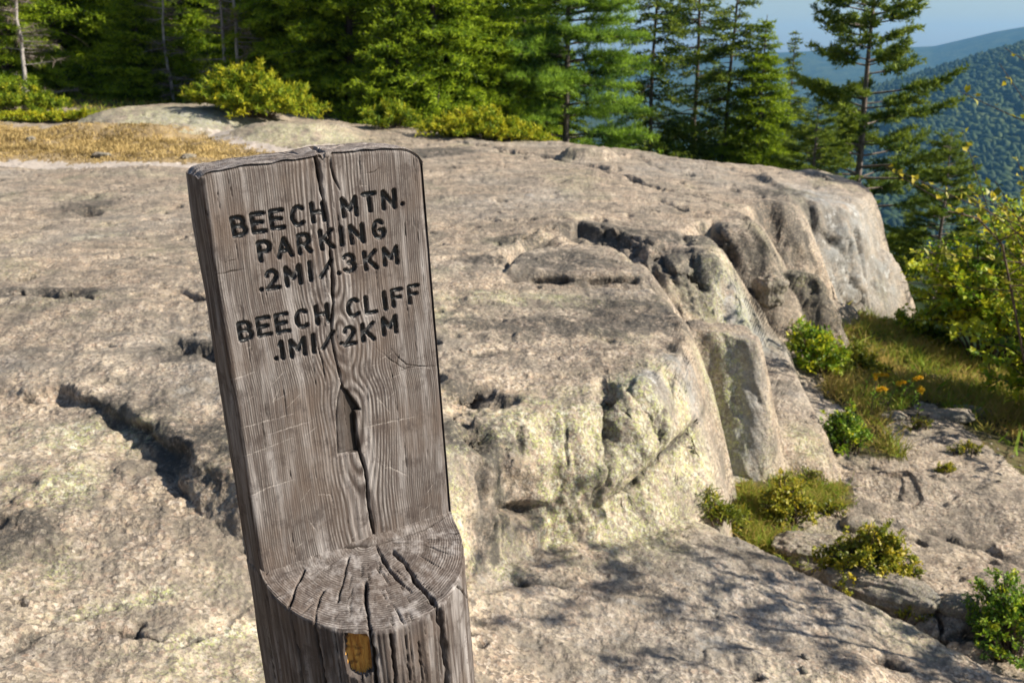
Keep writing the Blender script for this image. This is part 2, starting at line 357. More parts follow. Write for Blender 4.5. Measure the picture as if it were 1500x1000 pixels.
def n3(P, s, sd): x, y, z = P[..., 0] * s, P[..., 1] * s, P[..., 2] * s; return (pn(x + .37 * z, y, sd) + pn(y + 5.2, z - .3 * x, sd + 1) + pn(z + 9.1, x + .3 * y, sd + 2)) * .62
def rough_at(X, Y): return .25 + 1.0 * ss(-.25, .30, fbm(X * .8, Y * 1.1, 3, 145))
def worley3(P, seed=0):
    I = np.floor(P).astype(np.int64); f1 = np.full(P.shape[0], 9.); f2 = f1.copy(); idv = np.zeros(P.shape[0])
    for a in (-1, 0, 1):
        for b in (-1, 0, 1):
            for c in (-1, 0, 1):
                h = _perm[_perm[_perm[(I[:, 0] + a + seed) & 255] + ((I[:, 1] + b) & 255)] + ((I[:, 2] + c) & 255)]; g = _perm[h + 71]; k = _perm[g + 31]
                d = np.sqrt((I[:, 0] + a + .1 + .8 * h / 255 - P[:, 0]) ** 2 + (I[:, 1] + b + .1 + .8 * g / 255 - P[:, 1]) ** 2 + (I[:, 2] + c + .1 + .8 * k / 255 - P[:, 2]) ** 2)
                m = d < f1; f2 = np.where(m, f1, np.minimum(f2, d)); idv = np.where(m, _perm[k + 13] / 255., idv); f1 = np.where(m, d, f1)
    return f1, f2, idv
# swellings and recesses of the faces: pixel, radius, depth
PUSH = [(980, 580, .16, .04), (935, 630, .16, .05), (885, 690, .12, .04), (960, 595, .15, .04), (830, 680, .14, .05), (770, 650, .14, .04), (710, 690, .12, .04),         (712, 580, .13, -.10), (670, 582, .08, -.07), (740, 585, .08, -.08), (700, 640, .10, -.09), (770, 748, .09, -.035), (1150, 345, .16, -.14), (1170, 375, .14, -.12), (1015, 395, .14, -.08), (880, 358, .14, -.07), (905, 362, .10, -.07),
        (1092, 335, .16, .06), (1110, 395, .15, .05), (1062, 395, .14, .05), (1040, 360, .14, .04), (1240, 330, .3, .06), (285, 512, .12, -.06), (320, 520, .10, -.05), (100, 428, .14, -.05), (60, 424, .14, -.04), (300, 434, .14, -.05), (1150, 432, .12, -.08), (1190, 420, .10, -.08), (930, 228, .12, -.05), (1185, 640, .15, .03)]
PUSHL = [([(1040, 600), (1035, 630), (1005, 670), (965, 712), (910, 745)], .10, -.085), ([(1010, 545), (1005, 585), (975, 625), (930, 670), (880, 715)], .10, .05), ([(896, 600), (900, 660), (890, 720)], .05, -.03)]
Q_PL = [np.array([on_ground(*q) for q in c[0]]) for c in PUSHL]
Q_BLK = [on_ground(a, b) for a, b, _, _ in BLK]; Q_PUSH = [on_ground(a, b) for a, b, _, _ in PUSH]
Q_CR = [np.array([on_ground(*q) for q in c[0]]) for c in CRACK]
def finish(X, Y, Z):
    """second pass on the finished surface: relief, fractured blocks and cracks, all pushed along the surface normal"""
    P = np.stack([X, Y, Z], -1); a = np.gradient(P, axis=0); b = np.gradient(P, axis=1); N = np.cross(a, b); shear = np.linalg.norm(b, axis=-1) / (np.hypot(X, Y) * np.abs(np.gradient(np.arctan2(X, Y), axis=1)) + 1e-6); shear = np.maximum(shear, np.maximum.reduce([np.roll(shear, k_, 1) for k_ in (-4, -2, 2, 4)])); shear[2:-2] = np.maximum.reduce([shear[:-4], shear[2:-2], shear[4:]]); att = np.clip(2.2 / shear, 0, 1) ** 2; N /= np.linalg.norm(N, axis=-1, keepdims=True) + 1e-12; N *= np.sign(N[..., 2:3]) + 1e-9
    dist = np.hypot(X, Y); st = np.clip(1 - N[..., 2], 0, 1); near = ss(16, 5, dist)
    rg = rough_at(X, Y); D = .028 * st * n3(P, 2.6, 150) + .020 * st * (np.abs(n3(P, 6, 153)) * 2 - .5) + near * rg * (.008 * n3(P, 11, 156) + .0045 * (st * 1.5 + .5) * n3(P, 26, 159) + .0028 * n3(P, 60, 162))
    m = np.zeros_like(X)
    for (_, _, rx, ry), c in zip(BLK, Q_BLK): m = np.maximum(m, np.exp(-(((X - c[0]) / rx) ** 2 + ((Y - c[1]) / ry) ** 2) * 1.3))
    m = ss(.25, .65, m + .3 * n3(P, 3, 165)); sel = m > .01; Ps = P[sel]; w = np.stack([n3(Ps, 4, 168), n3(Ps, 4, 171), n3(Ps, 4, 174)], -1) * .05; dz = np.zeros(len(Ps)); ck = np.zeros(len(Ps))
    for sc, am, gd, gw in ((2.6, .075, .06, .04), (7., .018, .012, .06)):
        f1, f2, idv = worley3((Ps + w) * sc * np.array([1, 1.2, 1.3]), int(sc)); e = f2 - f1; g = np.exp(-(e / gw) ** 2)
        dz += am * (idv - .5) * ss(0, .10, e) - gd * g; ck = np.maximum(ck, g * (1 if sc < 5 else .5))
    D[sel] += dz * m[sel]; C = np.zeros_like(X); C[sel] = ck * m[sel]
    for (_, _, r, dp), c in zip(PUSH, Q_PUSH):
        s = (np.abs(X - c[0]) < r * 2.2) & (np.abs(Y - c[1]) < r * 2.2)
        if not s.any(): continue
        Q = P[s]; q = np.sqrt(((Q - c) ** 2).sum(-1)) / r + .35 * n3(Q, 9, 177); g = np.exp(-np.clip(q, 0, 9) ** 2 * 1.2)
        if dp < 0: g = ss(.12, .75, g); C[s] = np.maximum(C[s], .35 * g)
        D[s] += dp * g
    def pdist(Q, p):
        best = np.full(len(Q), 9.)
        for i in range(len(p) - 1):
            d = p[i + 1] - p[i]; t = np.clip(((Q - p[i]) @ d) / ((d * d).sum() + 1e-12), 0, 1); best = np.minimum(best, np.linalg.norm(Q - p[i] - t[:, None] * d, axis=1))
        return best
    for (pts, r, dp), p in zip(PUSHL, Q_PL):
        s = (X > p[:, 0].min() - .4) & (X < p[:, 0].max() + .4) & (Y > p[:, 1].min() - .4) & (Y < p[:, 1].max() + .4)
        if not s.any(): continue
        D[s] += dp * np.exp(-(pdist(P[s], p) / r + .25 * n3(P[s], 7, 196)) ** 2)
    for (pts, dep, hw, wv), p in zip(CRACK, Q_CR):
        k = .3; s = (X > p[:, 0].min() - k) & (X < p[:, 0].max() + k) & (Y > p[:, 1].min() - k) & (Y < p[:, 1].max() + k)
        if not s.any(): continue
        Q = P[s] + wv * (.030 * np.stack([n3(P[s], 5, 180), n3(P[s], 5, 183), n3(P[s], 5, 186)], -1) + .008 * np.stack([n3(P[s], 22, 189), n3(P[s], 22, 190), n3(P[s], 22, 191)], -1))
        best = np.full(len(Q), 9.); par = np.zeros(len(Q)); n = len(p) - 1
        for i in range(n):
            d = p[i + 1] - p[i]; L2 = (d * d).sum() + 1e-12; t = np.clip(((Q - p[i]) @ d) / L2, 0, 1); r = np.linalg.norm(Q - p[i] - t[:, None] * d, axis=1); mm = r < best; best = np.where(mm, r, best); par = np.where(mm, (i + t) / n, par)
        v = np.clip(.5 + n3(Q, 6, 192), 0, 1); g = np.clip(1.25 * np.exp(-(best / (hw * (.5 + .9 * v))) ** 2) - .12, 0, 1) * np.sin(np.pi * np.clip(par * .94 + .03, 0, 1)) ** .5 * (.6 + .6 * v)
        D[s] -= dep * g; C[s] = np.maximum(C[s], g)
    for _ in range(6): att = (att + np.roll(att, 1, 1) + np.roll(att, -1, 1)) / 3
    P = P + N * (D * att * ss(45, 25, dist))[..., None]
    return P, C, m, st
# the fine sheet: along every bearing the rows crowd where the surface turns towards the eye
def refine(nrows):
    psi = np.arctan2(GZ - EYE, RR); w = np.abs(np.diff(psi, axis=0)) + np.abs(np.diff(GZ, axis=0)) / (.5 * (RR[1:] + RR[:-1])) * .6 + .06 * np.diff(lr)[:, None]
    vis = (RR[1:] > 1.7) * ss(60, 22, RR[1:]); w = w * (.04 + .96 * vis)
    for _ in range(40): w = (w + np.roll(w, 1, 1) + np.roll(w, -1, 1)) / 3
    for _ in range(4): w[1:-1] = (w[:-2] + w[1:-1] * 2 + w[2:]) / 4
    out = np.empty((nrows, len(AN2))); wi = np.array([[np.interp(q, an, w[i]) for q in ()] for i in range(0)])
    W2 = np.empty((w.shape[0], len(AN2)))
    for i in range(w.shape[0]): W2[i] = np.interp(AN2, an, w[i])
    cw = np.vstack([np.zeros(len(AN2)), np.cumsum(W2, 0)]); q = np.linspace(0, 1, nrows)
    for j in range(len(AN2)): out[:, j] = np.interp(q * cw[-1, j], cw[:, j], lr)
    return out
AN2 = seq([(-180, -60, 4), (-60, -40, .8), (-40, -29, .3), (-29, 29, TQ * .094), (29, 42, .25), (42, 60, .8), (60, 180, 4)])
LR2 = refine(int(800 / TQ)); R2 = np.exp(LR2); A2 = np.radians(AN2)[None, :] + 0 * R2
FX = R2 * np.sin(A2); FY = R2 * np.cos(A2); FZ, FW, FPIT = terrain(FX, FY)
FPOS, FC, FM, FST = finish(FX, FY, FZ)
# ---- soft patches round world points: lichen, dark crust with painted recess shade, grey rock
def blob(px, py, rx, ry, ang=0):
    c = on_ground(px, py); return (c[0], c[1], c[2], rx, ry, math.radians(ang))
def patches(lst, X, Y, Zr=None, zr=None):
    m = np.zeros_like(X)
    for cx, cy, cz, rx, ry, a in lst:
        dx = X - cx; dy = Y - cy; ca, sa = math.cos(a), math.sin(a)
        q = ((dx * ca + dy * sa) / rx) ** 2 + ((-dx * sa + dy * ca) / ry) ** 2
        if Zr is not None: q = q + ((Zr - cz) / zr) ** 2
        m = np.maximum(m, np.exp(-q * 1.2))
    return m
LICH = [blob(250, 165, 1.5, 1.5), blob(330, 175, 1.2, 1.2), blob(430, 200, 1.2, 1), blob(170, 190, 1.5, .8), blob(800, 680, .3, .2), blob(750, 700, .25, .15), blob(980, 560, .15, .15),blob(840, 650, .30, .25), blob(900, 590, .25, .2), blob(960, 620, .25, .2), blob(790, 600, .2, .2), blob(690, 700, .2, .2), blob(850, 700, .2, .2), blob(930, 650, .2, .2), blob(1000, 600, .2, .2), blob(1080, 700, .2, .2), blob(640, 720, .2, .2), blob(1060, 440, .2, .2), blob(1060, 620, .14, .2), blob(1040, 560, .12, .15),
        blob(60, 700, .25, .16), blob(40, 830, .12, .12), blob(120, 640, .3, .15), blob(560, 460, .4, .3), blob(760, 440, .5, .2), blob(1160, 400, .4, .3), blob(200, 880, .2, .04, 40), blob(330, 930, .25, .03, 40),
        blob(1040, 410, .3, .3), blob(1180, 650, .15, .15)]
DARKP = [blob(830, 385, .35, .35), blob(770, 350, .3, .12, 20), blob(880, 335, .45, .2), blob(940, 350, .2, .3), blob(980, 375, .25, .3), blob(1010, 380, .2, .35), blob(720, 380, .2, .15), blob(850, 480, .3, .12), blob(700, 575, .2, .1), blob(960, 470, .3, .15), blob(1150, 340, .3, .3), blob(1180, 420, .3, .2), blob(920, 450, .45, .25), blob(1000, 350, .3, .3), blob(800, 470, .5, .2), blob(290, 640, .3, .15, -40), blob(200, 590, .2, .1, -30), blob(880, 340, .3, .2),  # dark crust, plus shade painted over holes, cavities and recesses
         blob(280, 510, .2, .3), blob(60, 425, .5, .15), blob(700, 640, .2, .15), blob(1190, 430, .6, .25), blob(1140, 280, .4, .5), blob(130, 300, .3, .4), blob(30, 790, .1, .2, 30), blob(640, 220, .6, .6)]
GREY = [blob(1090, 640, .14, .2), blob(1250, 340, .5, .6), blob(1290, 400, .4, .4), blob(1200, 290, .5, .8), blob(1000, 545, .12, .15), blob(950, 560, .12, .12), blob(1230, 400, .5, .5), blob(1100, 470, .4, .3),
        blob(300, 165, .8, .8)]
def noises(X, Y): return fbm(X * 1.1, Y * 1.1, 4, 31), fbm(X * 5, Y * 5, 3, 32), fbm(X * .5, Y * .5, 3, 33)
def stains_shade(X, Y, P_, C, M):
    a, b, c = noises(X, Y)
    l = np.clip(1.7 * patches(LICH, X, Y) * ss(-.5, .3, a * .6 + b) + .40 * ss(.15, .5, a), 0, 1)
    d = np.clip(1.7 * patches(DARKP, X, Y) * ss(-.6, .25, b + a * .4) + .12 * M + .4 * ss(.1, .5, b * .6 + a * .6) + C * .75 + .6 * ss(.36, .5, P_), 0, 1)  # cracks, pits and hollows also darkened in colour where shade gathers
    g = np.clip(patches(GREY, X, Y) * 1.1 + .35 * ss(0, .5, c), 0, 1); return l, d, g
# classes of ground: 0 rock, 1 path grit, 2 soil under plants
def inpx(poly, wob, X, Y, a, b):
    p = [tuple(at_z(x, y, z))[:2] for x, y, z in poly]
    return poly_sd(X + wob * b + wob * a, Y + wob * b - wob * a, p) < 0
fieldp = [(-600, 178, .25), (0, 178, .25), (90, 188, .2), (200, 196, .15), (300, 200, .12), (360, 212, .1), (400, 222, .08), (330, 240, .03), (200, 236, .04), (60, 230, .05), (-600, 226, .05)]
pathp = [(-600, 226, .03), (0, 227, .04), (120, 232, .04), (270, 238, .03), (420, 226, .06), (520, 212, .08), (420, 214, .1), (330, 200, .15), (355, 188, .2), (300, 195, .15), (330, 212, .1), (380, 222, .1), (300, 236, .04), (300, 246, .02), (100, 244, .02), (0, 240, .02), (-600, 236, .02)]
gr1 = [(1150, 470, -1.0), (1180, 500, -1.1), (1190, 560, -1.15), (1232, 620, -1.15), (1238, 668, -1.12), (1330, 672, -1.15), (1290, 620, -1.2), (1350, 600, -1.3), (1420, 640, -1.3), (1510, 665, -1.3), (1700, 620, -1.3), (1700, 440, -1.6), (1400, 440, -1.8), (1320, 462, -1.7), (1220, 465, -1.3)]
gr2 = [(1100, 700, -1.0), (1200, 682, -1.02), (1240, 690, -1.05), (1250, 740, -1.1), (1200, 750, -1.1), (1140, 770, -1.1), (1200, 830, -1.1), (1180, 840, -1.1), (990, 740, -.9), (1000, 712, -.8)]
def classify(X, Y, W):
    a, b, _ = noises(X, Y); k = np.zeros(X.shape, int); dist = np.hypot(X, Y)
    k[inpx(pathp, .15, X, Y, a, b)] = 1; k[inpx(fieldp, .3, X, Y, a, b)] = 3
    for g in (gr1, gr2): k[inpx(g, .1, X, Y, a, b) & (W == 0)] = 2
    k[(W == 0) & (dist > 11)] = 2; k[(W == 0) & (X > 3.4) & (Y > 5.2)] = 2; k[(W == 0) & (X > 6)] = 2
    k[(W == 2) & (Y > 22.5 + a * 3 + np.maximum(0, -X - 8) * .15) & (X < 1)] = 2
    return k
n1, n2, n3_ = noises(GX, GY); cls = classify(GX, GY, GW)
def inp(poly, wob=.12): return inpx(poly, wob, GX, GY, n1, n2)
A_l, A_d, A_g = stains_shade(FX, FY, FPIT, FC, FM)
F = grid_faces(*FX.shape)[:, ::-1]; V = FPOS.reshape(-1, 3); fc = classify(FX, FY, FW).reshape(-1)[F[:, 0]]

def mat_granite():
    s = NT('granite', .88, .22)
    li, dk, gy = s.attr('lichen'), s.attr('dark'), s.attr('grey')
    big = s.noise(1.3, 5); mid = s.noise(9, 5, .6); fine = s.noise(60, 4, .65); vf = s.noise(230, 2, .7)
    c = s.mix(s.ramp(big, [(.35, 0), (.65, 1)]), (.365, .270, .188), (.295, .255, .205))
    c = s.mix(s.ramp(mid, [(.42, 0), (.62, .75)]), c, (.50, .41, .30))
    c = s.mix(s.ramp(mid, [(.30, .75), (.45, 0)]), c, (.25, .195, .155))
    cr = s.voro(75, out='Color'); sp = s.n('ShaderNodeSeparateColor'); s.l(cr, sp.inputs[0])
    c = s.mix(s.ramp(sp.outputs[0], [(.66, 0), (.72, .40), (1, .55)]), c, (.58, .50, .42))
    c = s.mix(s.ramp(sp.outputs[1], [(.0, .85), (.30, .6), (.35, 0)]), c, (.12, .095, .078))
    c = s.mix(s.ramp(sp.outputs[2], [(.84, 0), (.88, .35)]), c, (.45, .29, .20))
    c = s.mix(s.math('MULTIPLY', gy, s.ramp(s.noise(5, 6, .7), [(.35, .2), (.55, .95)])), c, (.27, .275, .27))
    m2 = s.noise(3.5, 6, .7)
    c = s.mix(s.ramp(m2, [(.47, 0), (.62, .75)]), c, (.150, .130, .108))
    c = s.mix(s.ramp(s.noise(1, 5, .7, vec=s.mapping((1.5, 7, 7))), [(.50, 0), (.64, .6)]), c, (.175, .15, .12))
    # crustose lichens, then dark crust and the shade painted in cracks and recesses
    lm = s.noise(22, 6, .7); lm2 = s.noise(95, 4, .7)
    c = s.mix(s.math('MULTIPLY', s.ramp(lm2, [(.48, 0), (.56, .9)]), s.math('MULTIPLY', s.ramp(lm, [(.40, 0), (.56, 1)]), s.math('ADD', s.math('MULTIPLY', li, 1.15), .06))), c, (.41, .43, .17))
    c = s.mix(s.math('MULTIPLY', s.ramp(s.noise(40, 5, .75), [(.52, 0), (.60, 1)]), s.math('MULTIPLY', li, .8)), c, (.58, .56, .44))
    c = s.mix(s.math('MULTIPLY', s.ramp(s.noise(7, 6, .75), [(.56, 0), (.62, 1)]), s.math('MULTIPLY', gy, .6)), c, (.60, .60, .58))
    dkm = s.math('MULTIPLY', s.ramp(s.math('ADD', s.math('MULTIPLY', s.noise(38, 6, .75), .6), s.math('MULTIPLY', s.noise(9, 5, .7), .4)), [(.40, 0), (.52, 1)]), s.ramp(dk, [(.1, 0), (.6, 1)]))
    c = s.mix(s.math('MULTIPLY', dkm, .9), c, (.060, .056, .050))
    c = s.mix(s.math('MULTIPLY', s.ramp(s.noise(150, 3, .8), [(.53, 0), (.60, .9)]), s.math('ADD', s.math('MULTIPLY', dk, .5), .55)), c, (.075, .062, .05))
    h = s.math('ADD', s.math('MULTIPLY', fine, 1.0), s.math('MULTIPLY', vf, .35))
    h = s.math('ADD', h, s.math('MULTIPLY', s.noise(14, 4, .6), 1.0))
    h = s.math('MULTIPLY', h, s.math('ADD', s.attr('rough'), .15)); h2 = s.math('ADD', s.voro(28), s.math('MULTIPLY', s.voro(75), .4)); return s.fin(c, s.bump(h, .8, .012, s.bump(s.math('ADD', s.math('MULTIPLY', h2, .5), s.noise(6, 6, .7)), .5, .022)), s.ramp(mid, [(0, .95), (1, .75)]))
def mat_grit():
    s = NT('path_grit', .95, .15)
    c = s.mix(s.noise(4, 5), (.40, .345, .30), (.50, .44, .385)); c = s.mix(s.ramp(s.noise(60, 4, .8), [(.5, 0), (.6, .6)]), c, (.24, .19, .15))
    return s.fin(c, s.bump(s.noise(80, 4, .7), .6, .01))
def mat_soil():
    s = NT('forest_soil', .97, .1)
    c = s.mix(s.ramp(s.noise(3, 6, .7), [(.35, 0), (.6, 1)]), (.055, .045, .025), (.14, .105, .055)); c = s.mix(s.ramp(s.noise(30, 5, .8), [(.48, 0), (.6, .8)]), c, (.10, .12, .04))
    return s.fin(c, s.bump(s.noise(30, 5, .8), .8, .03))
def mat_dry():
    s = NT('dry_soil', .97, .1); c = s.mix(s.ramp(s.noise(5, 6, .7), [(.35, 0), (.6, 1)]), (.20, .145, .08), (.36, .27, .15)); return s.fin(c, s.bump(s.noise(40, 5, .8), .8, .02))
M_GRAN = mat_granite(); M_GRIT = mat_grit(); M_SOIL = mat_soil()
for k, nm, mt in ((0, 'rock_ledge', M_GRAN), (1, 'path', M_GRIT), (2, 'ground', M_SOIL), (3, 'ground', mat_dry())):
    f = F[fc == k]; u, inv = np.unique(f, return_inverse=True)
    o = mesh_np(nm, V[u], inv.reshape(-1, 4), mt, attrs={'lichen': A_l.reshape(-1)[u], 'dark': A_d.reshape(-1)[u], 'grey': A_g.reshape(-1)[u], 'rough': rough_at(FX, FY).reshape(-1)[u]})
    tag(o, kind='structure')
# ================================================================ THE TRAIL POST
def rotm(a, b, c): return np.array((Matrix.Rotation(a, 3, 'Z') @ Matrix.Rotation(b, 3, 'X') @ Matrix.Rotation(c, 3, 'Y')))
PM = rotm(.50124, .01388, -.06930); PT = np.array([-.15019, .89225, 1.03537]); PH = .3787
LBASE = 1.50                                        # length of log under the shelf
proot = empty('trail_post'); base = PT - PM[:, 2] * LBASE
proot.matrix_world = Matrix.Translation(Vector(base)) @ Matrix(PM.tolist()).to_4x4()
tag(proot, 'weathered grey wooden trail post with carved black lettering and an arrow, leaning slightly left', 'signpost')
def pw(u, y, v): return (PM @ np.stack([np.ravel(u), np.ravel(y), np.ravel(v)])).T + PT
def ppix(u, y, v):
    W = pw(u, y, v); a, b = px_of(W[:, 0], W[:, 1], W[:, 2]); return a.reshape(np.shape(u)), b.reshape(np.shape(u))
def on_plane(px, py, y0=0.0, slope=None):
    """pixel -> (u, second coordinate) on the face plane y=y0, or on the sloping shelf z = slope*y"""
    d = PM.T @ ray(px, py); p = PM.T @ (np.array([0, 0, EYE]) - PT)
    if slope is None:
        t = (y0 - p[1]) / d[1]; q = p + d * t; return q[0], q[2]
    t = (slope * p[1] - p[2]) / (d[2] - slope * d[1]); q = p + d * t; return q[0], q[1]
c1 = lambda x, y: (x / 2.632 + 260, y / 2.632 + 180)
c2_ = lambda x, y: (x / 2.174 + 300, y / 2.174 + 540)
fp = lambda pts, c=c2_: [on_plane(*c(x, y)) for x, y in pts]
SHS = .28
spf = lambda pts: [on_plane(*c2_(x, y), slope=SHS) for x, y in pts]
# growth ring phase from the distance to the pith
_r = np.linspace(0, .3, 3000); _sp = .0019 + .0030 * np.exp(-(_r / .028) ** 2)
_ph = np.concatenate([[0], np.cumsum(.5 * (1 / _sp[1:] + 1 / _sp[:-1]) * (_r[1] - _r[0]))])
def ringp(r): return np.interp(r, _r, _ph)
def wid(d, w): return np.exp(-(d / w) ** 2)
# stroke letters in a 1 x 1 box
def arc(cx, cy, rx, ry, a0, a1, n=9): return [(cx + rx * math.cos(math.radians(a)), cy + ry * math.sin(math.radians(a))) for a in np.linspace(a0, a1, n)]
GL = {
    'B': [[(0, 0), (0, 1)], [(0, 1), (.5, 1)] + arc(.5, .76, .4, .24, 90, -90) + [(0, .52)], [(.5, .52)] + arc(.55, .26, .45, .26, 90, -90) + [(0, 0)]],
    'E': [[(1, 0), (0, 0), (0, 1), (1, 1)], [(0, .52), (.8, .52)]], 'F': [[(0, 0), (0, 1), (1, 1)], [(0, .52), (.8, .52)]],
    'C': [arc(.55, .5, .55, .5, 50, 310, 15)], 'H': [[(0, 0), (0, 1)], [(1, 0), (1, 1)], [(0, .5), (1, .5)]],
    'M': [[(0, 0), (0, 1), (.5, .35), (1, 1), (1, 0)]], 'T': [[(.5, 0), (.5, 1)], [(0, 1), (1, 1)]], 'N': [[(0, 0), (0, 1), (1, 0), (1, 1)]],
    'P': [[(0, 0), (0, 1), (.5, 1)] + arc(.5, .73, .45, .27, 90, -90) + [(0, .46)]], 'A': [[(0, 0), (.5, 1), (1, 0)], [(.2, .34), (.8, .34)]],
    'R': [[(0, 0), (0, 1), (.5, 1)] + arc(.5, .73, .45, .27, 90, -90) + [(0, .46)], [(.45, .46), (1, 0)]],
    'K': [[(0, 0), (0, 1)], [(1, 1), (0, .42)], [(.28, .58), (1, 0)]], 'I': [[(.5, 0), (.5, 1)]],
    'G': [arc(.55, .5, .5, .5, 50, 340, 15) + [(1.0, .45), (.6, .45)]],
    '.': [[(.5, .04), (.52, .05)]], '/': [[(0, 0), (1, 1)]], '1': [[(.2, .8), (.5, 1), (.5, 0)]],
    '2': [arc(.5, .72, .45, .28, 170, -30, 11) + [(0, 0), (1, 0)]],
    '3': [arc(.45, .75, .45, .25, 150, -90, 10), arc(.45, .27, .5, .27, 90, -150, 10)], 'L': [[(0, 1), (0, 0), (1, 0)]]}
TEXT = [('B', 238, 400), ('E', 312, 386), ('E', 384, 373), ('C', 464, 360), ('H', 542, 345), ('M', 663, 325), ('T', 740, 307), ('N', 815, 296), ('.', 865, 283),
        ('P', 338, 494), ('A', 413, 481), ('R', 490, 466), ('K', 575, 450), ('I', 632, 438), ('N', 692, 429), ('G', 775, 412),
        ('.', 320, 612), ('2', 365, 605), ('M', 446, 589), ('I', 512, 573), ('/', 573, 563), ('.', 619, 550), ('3', 663, 541), ('K', 744, 530), ('M', 822, 514),
        ('B', 262, 803), ('E', 333, 786), ('E', 404, 773), ('C', 480, 757), ('H', 558, 738), ('C', 678, 714), ('L', 745, 701), ('I', 799, 686), ('F', 848, 674), ('F', 911, 661),
        ('.', 377, 880), ('1', 403, 876), ('M', 464, 866), ('I', 525, 851), ('/', 581, 838), ('.', 629, 824), ('2', 663, 821), ('K', 735, 806), ('M', 818, 781)]
WID = {'M': .0185, 'N': .0165, 'I': .004, '1': .008, '.': .002, '/': .0165, 'A': .0175, 'K': .0155, 'B': .0150, 'F': .0135, 'L': .0135, 'T': .0160, 'H': .0155}
LH = .0156
strokes = []                                         # per letter a list of polylines in (u,v)
rl = random.Random(4)
for ch, x, y in TEXT:
    cu, cv = on_plane(*c1(x, y)); w = WID.get(ch, .0148) * (.66 if ch not in '.I' else 1); h = LH * (1 + rl.uniform(-.03, .03)); sk = rl.uniform(-.04, .04)
    if ch == '/': h *= .86
    strokes.append([[(cu + (a - .5) * w + sk * (b - .5) * h, cv + (b - .5) * h) for a, b in s] for s in GL[ch]])
# ---- the flat face, a relief of about half a millimetre a cell
FS = .00070 * (1 if TQ <= 1.01 else 1.8)
us = np.linspace(-.1, .1, int(.2 / FS)); vs_ = np.linspace(0, 1, int(.382 / FS)); Ug, Tg = np.meshgrid(us, vs_)
top_u = PH + .004 * (1 - (us / .1) ** 2) + .0015 * pn(us * 40, us * 0, 3) - .012 * np.clip((us - .082) / .018, 0, 1) ** 2.2 - .003 * np.clip((-us - .09) / .01, 0, 1) ** 2
Vg = Tg * top_u[None, :]
def wood_face(U, V):
    uc = .006 + .004 * pn(V * 7, V * 0 + .3, 5) - .010 * (V - .2)
    d = .004 + .018 * ss(.18, .02, V) + .007 * np.exp(-((V - .243) / .014) ** 2) + .012 * np.exp(-((V - .178) / .022) ** 2) + .0012 * pn(V * 30, V * 0 + 3.3, 6)
    uu = U - uc + .0016 * pn(U * 22, V * 9, 7) + .0012 * pn(U * 40, V * 30, 8) * np.exp(-((U - uc) / .04) ** 2)
    r = np.hypot(uu, d); r = r + .0005 * pn(U * 90, V * 6, 9)
    ph = ringp(r); ring = .5 + .5 * np.cos(2 * np.pi * ph); idx = np.floor(ph)
    amp = (.35 + .65 * np.abs(np.sin(idx * 12.9898) * 43758.5 % 1)) * (.55 + .75 * np.exp(-((U - uc) / .035) ** 2))
    wear = .75 + .5 * pn(U * 18, V * 10, 10)
    H = .00062 * amp * wear * ring ** 1.4
    H = H + .00016 * pn(U * 900, V * 40, 11) + .00022 * pn(U * 420, V * 22, 12) + .0005 * fbm(U * 30, V * 18, 3, 13)
    return H, ring * (.45 + .55 * amp), uu
Hf, ring, uu = wood_face(Ug, Vg)
crack_shade = np.zeros_like(Hf); scr = np.zeros_like(Hf); paint = np.zeros_like(Hf)
def carve(H, c, X, Y, poly, w, dep, wob=.0006, taper=True, s=0):
    p = np.array(poly); m = .006
    sel = (X > p[:, 0].min() - m) & (X < p[:, 0].max() + m) & (Y > p[:, 1].min() - m) & (Y < p[:, 1].max() + m)
    if not sel.any(): return
    dd, t = seg_dist(X[sel] + wob * pn(Y[sel] * 120, X[sel] * 40, 14 + s), Y[sel] + wob * pn(X[sel] * 120, Y[sel] * 60, 15 + s), [tuple(q) for q in poly])
    k = (np.sin(np.pi * np.clip(t * .9 + .05, 0, 1)) ** .5 if taper else 1)
    g = wid(dd, w * k * (.75 + .5 * pn(Y[sel] * 70, X[sel] * 50, 16 + s))) * k
    H[sel] -= dep * g; c[sel] = np.maximum(c[sel], g)
FCR = [([c1(462, 212), c1(505, 110), c1(530, 122), c1(546, 200), c1(562, 290), c1(574, 350), c1(588, 470), c1(597, 600), c1(600, 700), c1(592, 790), c1(602, 870), c1(625, 980), c2_(428, 0), c2_(437, 60)], .0011, .006),
       ([c1(528, 118), c1(545, 200), c1(560, 300)], .0019, .009),
       ([c1(585, 130), c1(592, 170), c1(603, 215), c1(625, 260)], .0011, .003),
       ([c2_(437, 60), c2_(447, 100), c2_(452, 170), c2_(470, 268)], .0007, .003),
       ([c2_(478, 180), c2_(492, 260), c2_(512, 330), c2_(522, 440), c2_(540, 545), c2_(547, 566)], .0014, .008),
       ([c2_(545, 555), c2_(620, 535), c2_(700, 512), c2_(755, 482), c2_(790, 468)], .0012, .003),
       ([c2_(430, 580), c2_(480, 572), c2_(545, 560)], .0008, .002),
       ([c1(130, 590), c1(210, 572), c1(260, 565)], .0006, .001), ([c1(165, 545), c1(230, 525)], .0005, .001), ([c1(690, 200), c1(760, 190), c1(780, 170)], .0005, .001),
       ([c1(820, 870), c1(880, 930), c1(1000, 945)], .0006, .0012), ([c1(850, 960), c1(900, 940), c1(1015, 935)], .0006, .0012), ([c1(760, 860), c1(830, 920), c1(900, 960)], .0005, .001), ([c1(860, 880), c1(840, 940)], .0005, .001),
       ([c1(620, 350), c1(628, 440), c1(640, 520)], .0006, .002), ([c1(700, 120), c1(706, 200)], .0005, .0015), ([c1(105, 330), c1(120, 360)], .0008, .002), ([c1(540, 860), c1(560, 930), c1(570, 1000)], .0006, .002)]
